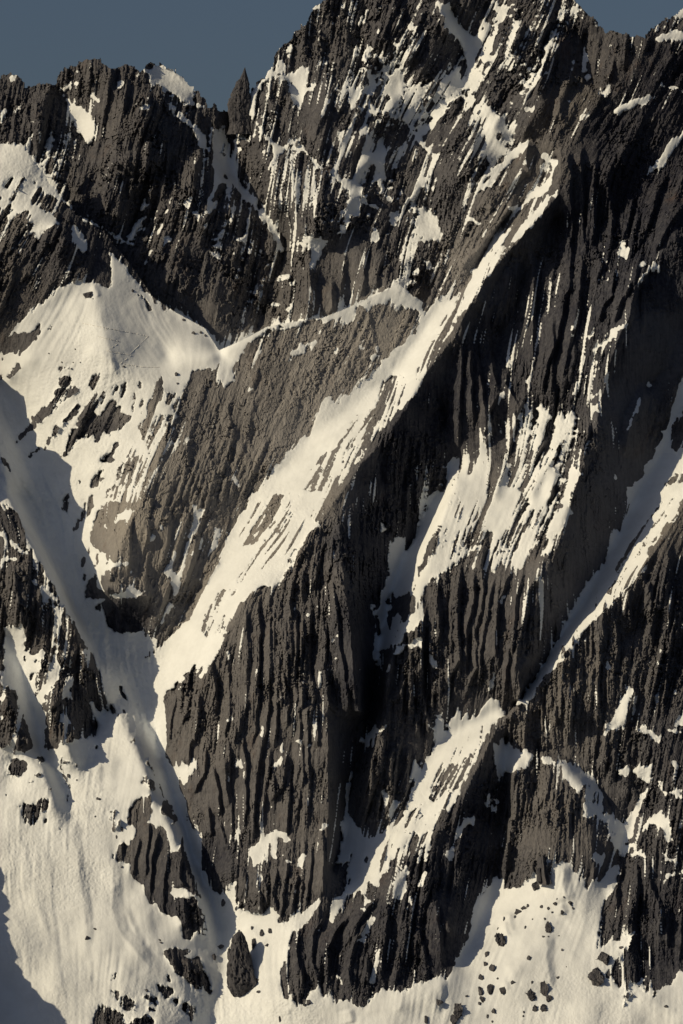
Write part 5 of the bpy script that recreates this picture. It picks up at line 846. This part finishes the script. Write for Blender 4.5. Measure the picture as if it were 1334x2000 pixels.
# crest edges open to the sky
crest = []
def open_edges(a_, b_):
    """edges of the quads in a_ whose neighbour is not in b_, along the top and both sides"""
    y, x = np.nonzero(a_[1:, :] & ~b_[:-1, :]); crest.append(np.stack([(y + 1) * W + x, (y + 1) * W + x + 1], -1))
    y, x = np.nonzero(a_[:, 1:] & ~b_[:, :-1]); crest.append(np.stack([y * W + x + 1, (y + 1) * W + x + 1], -1))
    y, x = np.nonzero(a_[:, :-1] & ~b_[:, 1:]); crest.append(np.stack([(y + 1) * W + x + 1, y * W + x + 1], -1))
sky_ = ~(is_land[:-1, :-1] & is_land[1:, :-1] & is_land[:-1, 1:] & is_land[1:, 1:])
open_edges(land, ~sky_); open_edges(nearq, nearq)
crest = np.vstack(crest)

MINP = max(int(90 / (SP * SP)), 12)         # quads of a patch about ten pixels across
def parts(parent, sel, name, rest, mat, most):
    """each patch large enough to pick out becomes a part; crumbs are joined"""
    if not sel.any(): return
    l = q_lab[sel]; idx = np.nonzero(sel)[0]
    u, inv, n = np.unique(l, return_inverse=True, return_counts=True)
    order = np.argsort(-n); big = [o for o in order if n[o] >= MINP][:most]
    srt = np.argsort(inv, kind='stable'); st = np.concatenate([[0], np.cumsum(n)])
    used = np.zeros(len(idx), bool)
    for o in big:
        k = srt[st[o]:st[o + 1]]; used[k] = True
        c = mesh_from_quads(name, QUADS[idx[k]], mat); c.parent = parent
    if (~used).any():
        c = mesh_from_quads(rest, QUADS[idx[~used]], mat); c.parent = parent; c['kind'] = 'stuff'
for k, (kd, nm, lb, tile, s) in enumerate(REGIONS):
    here = q_rid == k
    if not here.any(): continue
    main = here & (q_snow if kd == 'snow' else ~q_snow); loose = np.zeros_like(main)
    if kd == 'outcrop':
        l, n = np.unique(q_lab[main], return_counts=True); big = main & (q_lab == l[np.argmax(n)]); loose = main & ~big; main = big
    ids = np.unique(QUADS[main]); mine = np.isin(crest, ids).all(1)
    o = mesh_from_quads(nm, QUADS[main], M_SNOW if kd == 'snow' else M_ROCK, crest[mine])
    if kd == 'outcrop': tag(o, lb, nm.replace('rock_', 'rock '))
    else: tag(o, lb, None, None, 'structure')
    parts(o, loose, 'bare_rock', 'rock_specks', M_ROCK, 60)
    if kd == 'snow': parts(o, here & ~q_snow, 'bare_rock', 'rock_specks', M_ROCK, 60)
    else: parts(o, here & q_snow, 'snow_patch', 'snow_dusting', M_SNOW, 60)

# the foot of the far massif, running down behind the near ridge
hid = blur((~is_mid).astype(np.float32), 26)[:-1, :-1] > 0.02
hid &= (midq > 0) & is_land[:-1, :-1] & ~sky_
y, x = np.nonzero(hid); f_ = y * W + x
keep, S_keep = POS, S
Df, Sf = D.copy(), S.copy()
for i in range(1, H):
    Df[i] = np.where(is_mid[i], Df[i - 1] - GRAD * SP, D[i]); Sf[i] = np.where(is_mid[i], Sf[i - 1], S[i])
POS = np.stack(place(UU.astype(np.float64), VV.astype(np.float64), Df.astype(np.float64)), -1).reshape(-1, 3).astype(np.float32)
S = Sf
tag(mesh_from_quads('rock_wall', np.stack([f_, f_ + W, f_ + W + 1, f_ + 1], -1), M_ROCK), 'foot of the far rock massif, hidden behind the saddle', None, None, 'structure')
POS, S = keep, S_keep

# the mountain goes on beyond the frame, more coarsely
def beyond(name, label, us, vs_, seed):
    X, Y = np.meshgrid(us, vs_); so = np.maximum(np.maximum(U0 - X, X - U1), 0); sd_ = np.maximum(Y - V1, 0)
    j = np.clip(((X - U0) / SP).astype(int), 0, W - 1); yy = Y - 0.35 * so
    i = np.clip(((yy - V0) / SP).astype(int), 0, H - 1)
    ok = is_land[i, j] & (yy > V0 - 1)
    rs = np.random.RandomState(seed); gx = resize(rs.standard_normal((X.shape[0] // 6 + 3, X.shape[1] // 6 + 3)).astype(np.float32), *X.shape)
    gf = rs.standard_normal(X.shape); ramp = np.clip((so + sd_) / 60, 0, 1)
    d = D[i, j] + GRAD * (yy - Y) + 0.12 * so - 0.55 * sd_ + ramp * (22 * np.abs(gx) + 3 * gf)
    sn = S[i, j] * (1 - ramp) + ramp * (0.9 * gx + 0.2 * gf - 0.1 + 0.7 * (sd_ > 0))
    co = np.stack(place(X, Y, d), -1).reshape(-1, 3); h_, w_ = X.shape; n_ = np.arange(h_ * w_).reshape(h_, w_)
    qd = np.stack([n_[:-1, :-1], n_[1:, :-1], n_[1:, 1:], n_[:-1, 1:]], -1).reshape(-1, 4); qd = qd[ok.ravel()[qd].all(1)]
    me = bpy.data.meshes.new(name); me.from_pydata(co.tolist(), [], qd.tolist()); me.materials.append(M_ROCK)
    for nm, a in (('snow', sn), ('tone', tone[i, j]), ('warmth', warm[i, j])):
        at = me.attributes.new(nm, 'FLOAT', 'POINT'); at.data.foreach_set('value', np.ascontiguousarray(a, np.float32).ravel())
    o = bpy.data.objects.new(name, me); col.objects.link(o); tag(o, label, None, None, 'structure')
vr = np.arange(V0, V1 + 1, 7.0)
ul, ur = np.arange(-640.0, U0 + 1, 8.0), np.arange(U1 - 1.5, U1 + 640, 8.0); ul = ul + (U0 + 0.7 - ul[-1])
beyond('mountain_side', 'mountainside going on beyond the left edge of the frame', ul, vr, 81)
beyond('mountain_side', 'mountainside going on beyond the right edge of the frame', ur, vr, 82)
beyond('mountain_foot', 'snowy foot of the mountain below the frame', np.arange(-640.0, U1 + 640, 9.0), np.arange(V1 - 1.5, V1 + 500, 9.0), 83)

# ------------------------------------------------------------------ free-standing rocks
def depth(u, v):
    return float(D[int(np.clip((v - V0) / SP + .5, 0, H - 1)), int(np.clip((u - U0) / SP + .5, 0, W - 1))])
def ico(sub):
    bm = __import__('bmesh').new(); __import__('bmesh').ops.create_icosphere(bm, subdivisions=sub, radius=1.0)
    v = np.array([p.co[:] for p in bm.verts]); f = [[p.index for p in q.verts] for q in bm.faces]; bm.free(); return v, f
ICO2, ICO3, ICO4 = ico(2), ico(3), ico(4)
def boulder(u, v, a, b, seed):
    """a broken, faceted stone, half width a and half height b, bedded in the snow"""
    rs = np.random.RandomState(seed); V, F = ICO4 if max(a, b) > 10 else ICO3 if max(a, b) > 5 else ICO2
    P_ = V.copy()
    for _ in range(18):                       # cleave flat faces
        n = rs.standard_normal(3); n /= np.linalg.norm(n); c = rs.uniform(.35, .8)
        s = P_ @ n; P_ -= np.clip(s - c, 0, None)[:, None] * n
    P_ *= 1 + 0.09 * rs.standard_normal((len(P_), 1))
    if len(V) > 200: P_ *= np.array([1 + 0.22 * crag_noise(p, 0.8, seed * 3.7) for p in P_])[:, None]
    P_ *= 1 / np.abs(P_).max(0)
    r = rs.uniform(-.5, .5); cx, sx = math.cos(r), math.sin(r)
    P_[:, [0, 2]] = P_[:, [0, 2]] @ np.array([[cx, -sx], [sx, cx]])
    dp = depth(u, v); a = a * 1.12; b = b * 1.22
    x, y, z = place(u, v, dp)
    k = (CAM + dp) / CAM; m = min(a, b)
    co = P_ * np.array([a, max(m, 0.6 * max(a, b)) * 0.9, b]) * k
    co[:, 1] += -co[:, 2] * -0.45                 # lies with the slope
    me = bpy.data.meshes.new('boulder'); me.from_pydata(co.tolist(), [], F); me.materials.append(M_STONE)
    o = bpy.data.objects.new('boulder', me); o.location = (x, y - 0.1 * m, z); col.objects.link(o); return o
SZ = lambda a: 'large' if a > 11 else 'medium' if a > 6 else 'small'
def tower(name, d, prisms, seed, lean=0.0):
    """a free-standing crag of upright slabs: (u of the foot, v of the foot, half width, u of the top, v of the top, half width at the top, metres in front)"""
    rs = np.random.RandomState(seed); co, F = [], []
    for (ub, vb, rb, ut, vt, rt, fr) in prisms:
        m = rs.randint(6, 9); ph = np.sort(rs.uniform(0, 2 * math.pi, m) * 0.35 + np.arange(m) * 2 * math.pi / m); k0 = len(co); rows = 7
        jag = 1 + 0.16 * rs.standard_normal(m); slant = rs.uniform(-.5, .5)
        for i in range(rows):
            t = i / (rows - 1); tt_ = t + (rs.uniform(-.04, .04) if 0 < i < rows - 1 else 0)
            r = (rb * (1 - tt_) + rt * tt_) * (1 + 0.07 * rs.standard_normal()); c = ub * (1 - tt_) + ut * tt_ + (0.5 * rs.standard_normal() if i else 0); v = vb * (1 - tt_) + vt * tt_
            for j in range(m):
                q = jag[j] + 0.05 * rs.standard_normal()
                co.append(place(c + r * q * math.cos(ph[j]), v + (slant * r * math.cos(ph[j]) + 0.5 * r * rs.standard_normal() * (i == rows - 1)) * t, d - fr + r * q * math.sin(ph[j]) + lean * (vb - v)))
        F += [(k0 + i * m + j, k0 + i * m + (j + 1) % m, k0 + (i + 1) * m + (j + 1) % m, k0 + (i + 1) * m + j) for i in range(rows - 1) for j in range(m)]
        F.append(tuple(k0 + (rows - 1) * m + j for j in range(m))); F.append(tuple(k0 + j for j in range(m - 1, -1, -1)))
    co = np.array(co); base_ = co[np.argmin(co[:, 2])]
    me = bpy.data.meshes.new(name); me.from_pydata((co - base_).tolist(), [], F); me.materials.append(M_STONE)
    o = bpy.data.objects.new(name, me); o.location = base_; col.objects.link(o); return o
from mathutils import noise as mn, Vector
def crag_noise(p, s, seed):
    """upright slabs and cracks in the round"""
    q = Vector((p[0] / s + seed, p[1] / s, p[2] / (s * 3.2)))
    a = mn.noise(q); b = mn.noise(q * 2.3); c = mn.noise(q * 5.1)
    return 0.9 * (math.floor(a * 4) / 4) + 0.5 * (math.floor(b * 3) / 3) + 0.22 * c - 0.5 * max(0, 1 - abs(b) * 9)
def needle(name, d, rows, seed, rough=0.26, lean=0.05):
    rows = np.array(rows, float); n = 90; m = 56
    vvv = np.linspace(rows[0, 0], rows[-1, 0], n); lft = np.interp(vvv, rows[:, 0], rows[:, 1]); rgt = np.interp(vvv, rows[:, 0], rows[:, 2]); co = []
    wide = (rgt - lft).max() / 2
    for i in range(n):
        c = (lft[i] + rgt[i]) / 2; r = (rgt[i] - lft[i]) / 2
        for j in range(m):
            t = 2 * math.pi * j / m; x_, y_ = math.cos(t), math.sin(t)
            k = crag_noise((c + wide * x_, wide * y_, vvv[i]), wide * 0.55, seed)
            q = max(0.35, 1 + rough * k); top = 1.6 * mn.noise(Vector((x_ * 2 + seed, y_ * 2, i * 0.1)))
            co.append(place(c + r * q * x_, vvv[i] + top, d + r * 0.9 * q * y_ + lean * (vvv[-1] - vvv[i])))
    F = [(i * m + j, i * m + (j + 1) % m, (i + 1) * m + (j + 1) % m, (i + 1) * m + j) for i in range(n - 1) for j in range(m)]
    F.append(tuple(range(m - 1, -1, -1)))
    co = np.array(co); base_ = co[-m:].mean(0)
    me = bpy.data.meshes.new(name); me.from_pydata((co - base_).tolist(), [], F); me.materials.append(M_STONE)
    o = bpy.data.objects.new(name, me); o.location = base_; col.objects.link(o); return o
tag(needle('rock_needle', depth(480, 244) - 3, [(132, 477.5, 479), (142, 474, 481), (152, 469, 484), (160, 461, 486), (170, 457, 488), (182, 450, 489), (200, 447, 490), (222, 447, 488), (240, 449, 490), (262, 444, 496)], 5),
    'pointed rock needle standing alone in the notch of the skyline', 'rock needle')
def zt(tile, rows):
    x0, y0 = TILES[tile]; return [(y0 + v / 2.9, x0 + l / 2.9, x0 + r / 2.9) for v, l, r in rows]
tag(needle('rock_pinnacle', depth(470, 1925) - 8, zt('D2', [(1100, 72, 92), (1112, 60, 102), (1130, 42, 112), (1170, 30, 126), (1230, 18, 142), (1290, 8, 156), (1345, 4, 172), (1390, 0, 190), (1430, 20, 170), (1470, 50, 120)]), 9, 0.3, 0.1),
    'tall dark pinnacle casting a shadow on the snow at the bottom', 'rock pinnacle')
tag(tower('rock_block', depth(1064, 1728) - 5, [(1064, 1728, 14, 1058, 1676, 10, 0), (1070, 1726, 10, 1064, 1690, 7, 3), (1054, 1722, 7, 1052, 1695, 5, 3)], 10, 0.2),
    'leaning square block at the foot of the striped dome', 'rock block')
BOULDERS = {
 'D3': [(300, 1155, 38, 50, 'biggest dark boulder on the fan, with a shadow on its right'), (570, 1085, 23, 36, 'upright dark boulder in the middle of the snow fan'), (500, 845, 26, 34, 'dark boulder just below the leaning block'),
        (840, 1365, 46, 52, 'round grey boulder left of the lower right rocks'), (885, 1245, 42, 44, 'dark boulder under the snow roof by the lower right rocks'), (910, 1340, 18, 28, 'narrow boulder touching the round grey boulder'),
        (480, 1475, 32, 42, 'dark boulder heading the cluster at the bottom of the fan'), (545, 1425, 26, 40, 'tilted boulder at the upper end of the bottom cluster'), (572, 1475, 20, 22, 'boulder at the right end of the bottom cluster'), (540, 1535, 27, 22, 'boulder at the lower right of the bottom cluster'), (495, 1540, 15, 22, 'boulder at the lowest tip of the bottom cluster'),
        (245, 1430, 24, 26, 'rounded boulder in the row left of the fan centre'), (310, 1435, 21, 20, 'boulder just right of the rounded one in the row'), (185, 1440, 18, 22, 'boulder at the left end of the row'), (190, 1365, 15, 20, 'boulder above the left end of the row'), (250, 1310, 20, 22, 'split boulder above the row of boulders'), (222, 1225, 13, 20, 'boulder below the biggest boulder on its left'), (195, 1485, 14, 18, 'boulder below the left end of the row'),
        (400, 985, 20, 16, 'left stone of the dark cluster high on the fan'), (432, 968, 15, 14, 'middle stone of the dark cluster high on the fan'), (456, 952, 10, 11, 'right stone of the dark cluster high on the fan'), (380, 1020, 11, 16, 'stone hanging below the dark cluster high on the fan'),
        (60, 1540, 27, 46, 'tall boulder at the lower left of the fan'), (40, 1600, 24, 28, 'boulder at the foot of the tall one, lower left of the fan'), (692, 935, 15, 14, 'boulder near the top right of the fan, with a short shadow'), (650, 990, 14, 13, 'boulder below the snow ridge at the top of the fan'), (610, 940, 13, 11, 'boulder left of the snow ridge at the top of the fan'), (460, 1250, 13, 12, 'lone grey boulder in the smooth middle of the fan')],
 'D2': [(160, 1165, 21, 36, 'boulder between the pinnacle and its shadow'), (210, 1112, 15, 18, 'boulder above the shadow of the pinnacle'), (1210, 1500, 24, 17, 'flat boulder on the apron below the black buttress'), (795, 700, 12, 22, 'small upright rock in the middle of the snow ramp'), (1316, 1560, 26, 50, 'tall boulder on the apron right of the flat boulder'), (20, 1240, 14, 40, 'thin rock leaning on the left side of the pinnacle'), (180, 1380, 16, 20, 'boulder at the right foot of the pinnacle')],
 'D1': [(1208, 1240, 16, 18, 'boulder at the foot of the buttress near the gully mouth'), (1248, 1190, 24, 14, 'flat boulder in the snow at the gully mouth'), (1266, 935, 15, 20, 'dark boulder at the lower end of the black gully wall')],
 'B1': [(505, 285, 27, 19, 'boulder below the pointed rocks at the top of the cone'), (1095, 495, 17, 9, 'boulder near the saddle on the right edge of the cone')],
}
sd = 100
for tile, lst in BOULDERS.items():
    for zx, zy, za, zb, lb in lst:
        x0, y0 = TILES[tile]; sd += 1
        tag(boulder(x0 + zx / 2.9, y0 + zy / 2.9, za / 2.9, zb / 2.9, sd), lb, 'boulder', 'boulders lying on the snow')
STONES = {'D3': [(530, 960, 10, 12), (440, 1080, 6, 10), (550, 1030, 6, 8), (215, 1285, 12, 14), (370, 1390, 14, 11), (285, 1365, 7, 7), (180, 1510, 12, 10), (260, 1550, 13, 12), (228, 1580, 8, 10), (320, 1030, 10, 14), (650, 1205, 6, 8), (630, 1125, 7, 4), (1240, 1525, 12, 7), (570, 970, 8, 8), (545, 1130, 8, 7), (572, 1130, 6, 6), (592, 990, 6, 6), (285, 1085, 6, 8), (270, 1130, 6, 10), (110, 1465, 8, 8), (480, 1390, 6, 10), (433, 1555, 6, 9), (620, 915, 5, 5), (480, 1030, 6, 5), (710, 970, 7, 7), (660, 905, 6, 6), (985, 1190, 12, 9), (625, 1360, 9, 6), (672, 1300, 4, 4), (255, 1610, 6, 6), (560, 1545, 8, 8), (430, 1580, 6, 6)],
 'D2': [(255, 1096, 12, 13, 'small stone above the right end of the shadow of the pinnacle'), (150, 1082, 10, 11, 'small stone just above the top of the pinnacle, to its right'), (235, 1176, 13, 11, 'small stone at the upper edge of the shadow of the pinnacle'), (190, 1442, 13, 8, 'flat stone on the apron below the foot of the pinnacle'), (310, 1595, 8, 14, 'small upright stone near the bottom edge, right of the pinnacle'), (470, 1500, 13, 14, 'stone tucked under the left toe of the black buttress'), (1140, 1600, 13, 18, 'stone at the bottom edge left of the tall apron boulder'), (80, 1098, 11, 6, 'flat stone capping the top of the pinnacle'), (450, 1515, 10, 8, 'lower of two stones under the left toe of the black buttress')],
 'D1': [(557, 348, 14, 8, 'flat stone with a drift above it, high on the lower left slope'), (540, 448, 6, 5, 'tiny stone below the flat stone with the drift'), (495, 1138, 12, 12, 'round stone at the foot of the long drift on the slope'), (537, 1085, 9, 6, 'stone above right of the round stone by the long drift'), (690, 733, 7, 8, 'small stone at the lower left corner of the large ribbed outcrop'), (390, 215, 10, 12, 'stone below the point of the stout rock tower'), (435, 243, 5, 5, 'tiny stone right of the one below the stout tower'), (905, 1150, 9, 6, 'upper of two stones above the square striped outcrop'), (912, 1162, 9, 6, 'lower of two stones above the square striped outcrop'), (830, 1433, 8, 8, 'small stone on the snow saddle of the bottom left outcrop'), (690, 520, 7, 12, 'narrow stone left of the large ribbed outcrop'), (660, 565, 5, 9, 'lower narrow stone left of the large ribbed outcrop')],
 'B1': [(700, 685, 8, 5, 'dark stone at the lower end of the zigzag ski track'), (428, 585, 6, 4, 'lone speck of stone on the left side of the cone'), (277, 610, 5, 4, 'leftmost speck of stone on the bright side of the cone'), (1140, 495, 9, 14, 'upright stone on the right edge of the cone by the saddle'), (1165, 512, 8, 11, 'rightmost stone on the edge of the cone by the saddle'), (1040, 420, 12, 6, 'flat stone high on the right edge of the cone'), (752, 253, 8, 9, 'stone just above the curved rock strip on the cone'), (1000, 728, 12, 12, 'stone beside the left end of the saddle crest'), (1003, 780, 8, 9, 'stone below the one beside the saddle crest'), (415, 660, 5, 4, 'middle speck of three above the longest slab'), (350, 658, 5, 4, 'left speck of three above the longest slab'), (455, 660, 4, 4, 'right speck of three above the longest slab')]}
WHERE = {'D3': 'small stones scattered on the snow fan', 'D2': 'small stones lying on the snow apron', 'D1': 'small stones dotting the lower left snow slope', 'B1': 'small stones poking out of the snow cone'}
taken = set()
for tile, lst in STONES.items():
    for row in lst:
        zx, zy, za, zb = row[:4]; x0, y0 = TILES[tile]; sd += 1
        o = boulder(x0 + zx / 2.9, y0 + zy / 2.9, za / 2.9, zb / 2.9, sd); o.name = 'stone'
        if len(row) > 4: lb = row[4]
        else:                                # say which larger boulder it lies by, and on which side
            for bx, by, ba, bb, bl in sorted(BOULDERS[tile], key=lambda r: (r[0] - zx) ** 2 + (r[1] - zy) ** 2):
                ex, ey = zx - bx, zy - by
                side = ('right of' if ex > 0 else 'left of') if abs(ex) > abs(ey) else ('below' if ey > 0 else 'above')
                lb = 'small stone %s the %s' % (side, bl)
                if lb not in taken and len(lb.split()) <= 16: break
        taken.add(lb); tag(o, lb, 'stone', WHERE[tile])

# ------------------------------------------------------------------ ski track on the cone: a low berm of pushed snow
def track(name, label, s):
    ln = pts('B1', s); vs_, fs = [], []; p = []
    for a, b in zip(ln[:-1], ln[1:]):
        n = max(int(np.hypot(*(b - a)) / 2.0), 2)
        p += [a + (b - a) * t for t in np.linspace(0, 1, n, endpoint=False)]
    p = np.array(p + [ln[-1]]); rs = np.random.RandomState(4); p += rs.standard_normal(p.shape) * 0.12
    for k, q in enumerate(p):
        t = p[min(k + 1, len(p) - 1)] - p[max(k - 1, 0)]; t = t / (np.hypot(*t) + 1e-6); nrm = np.array([-t[1], t[0]])
        for off, up in ((-1.3, -.6), (-.4, .5), (.3, -.3), (1.2, -.5)):
            w_ = q + nrm * off; vs_.append(place(w_[0], w_[1], depth(*q) - up))
    for k in range(len(p) - 1):
        for r in range(3): fs.append((k * 4 + r, k * 4 + r + 1, k * 4 + r + 5, k * 4 + r + 4))
    me = bpy.data.meshes.new(name); me.from_pydata(vs_, [], fs); me.materials.append(M_TRACK)
    o = bpy.data.objects.new(name, me); col.objects.link(o); tag(o, label, 'ski track')
M_TRACK, t_ = new_mat('trodden_snow')
b_ = nd(t_, 'ShaderNodeBsdfPrincipled'); b_.inputs['Base Color'].default_value = (0.78, 0.78, 0.77, 1); b_.inputs['Roughness'].default_value = 0.8
t_.links.new(b_.outputs[0], nd(t_, 'ShaderNodeOutputMaterial').inputs[0])
track('ski_track', 'long upper ski track slanting across the snow cone', "465,440 600,468 725,490 838,514 735,612")
track('ski_track', 'tight zigzag ski track with switchbacks below the upper track', "606,472 552,515 680,545 602,597 740,622 680,668 800,688 905,690")

# ------------------------------------------------------------------ valley floor far below the picture
M_VALLEY, t_ = new_mat('valley_ground')
n_ = nd(t_, 'ShaderNodeTexNoise'); n_.inputs['Scale'].default_value = 0.002; n_.inputs['Detail'].default_value = 6
c_ = mixc(t_, n_.outputs[0], (0.05, 0.06, 0.045), (0.16, 0.15, 0.13)); b_ = nd(t_, 'ShaderNodeBsdfPrincipled'); t_.links.new(c_, b_.inputs['Base Color']); b_.inputs['Roughness'].default_value = 0.95
g_ = nd(t_, 'ShaderNodeTexCoord'); t_.links.new(g_.outputs['Object'], n_.inputs['Vector'])
t_.links.new(b_.outputs[0], nd(t_, 'ShaderNodeOutputMaterial').inputs[0])
me = bpy.data.meshes.new('valley_floor'); me.from_pydata([(-40000, -40000, -1700), (40000, -40000, -1700), (40000, 40000, -1700), (-40000, 40000, -1700)], [], [(0, 1, 2, 3)]); me.materials.append(M_VALLEY)
o = bpy.data.objects.new('valley_floor', me); col.objects.link(o); tag(o, 'valley floor far below the mountain', None, None, 'structure')
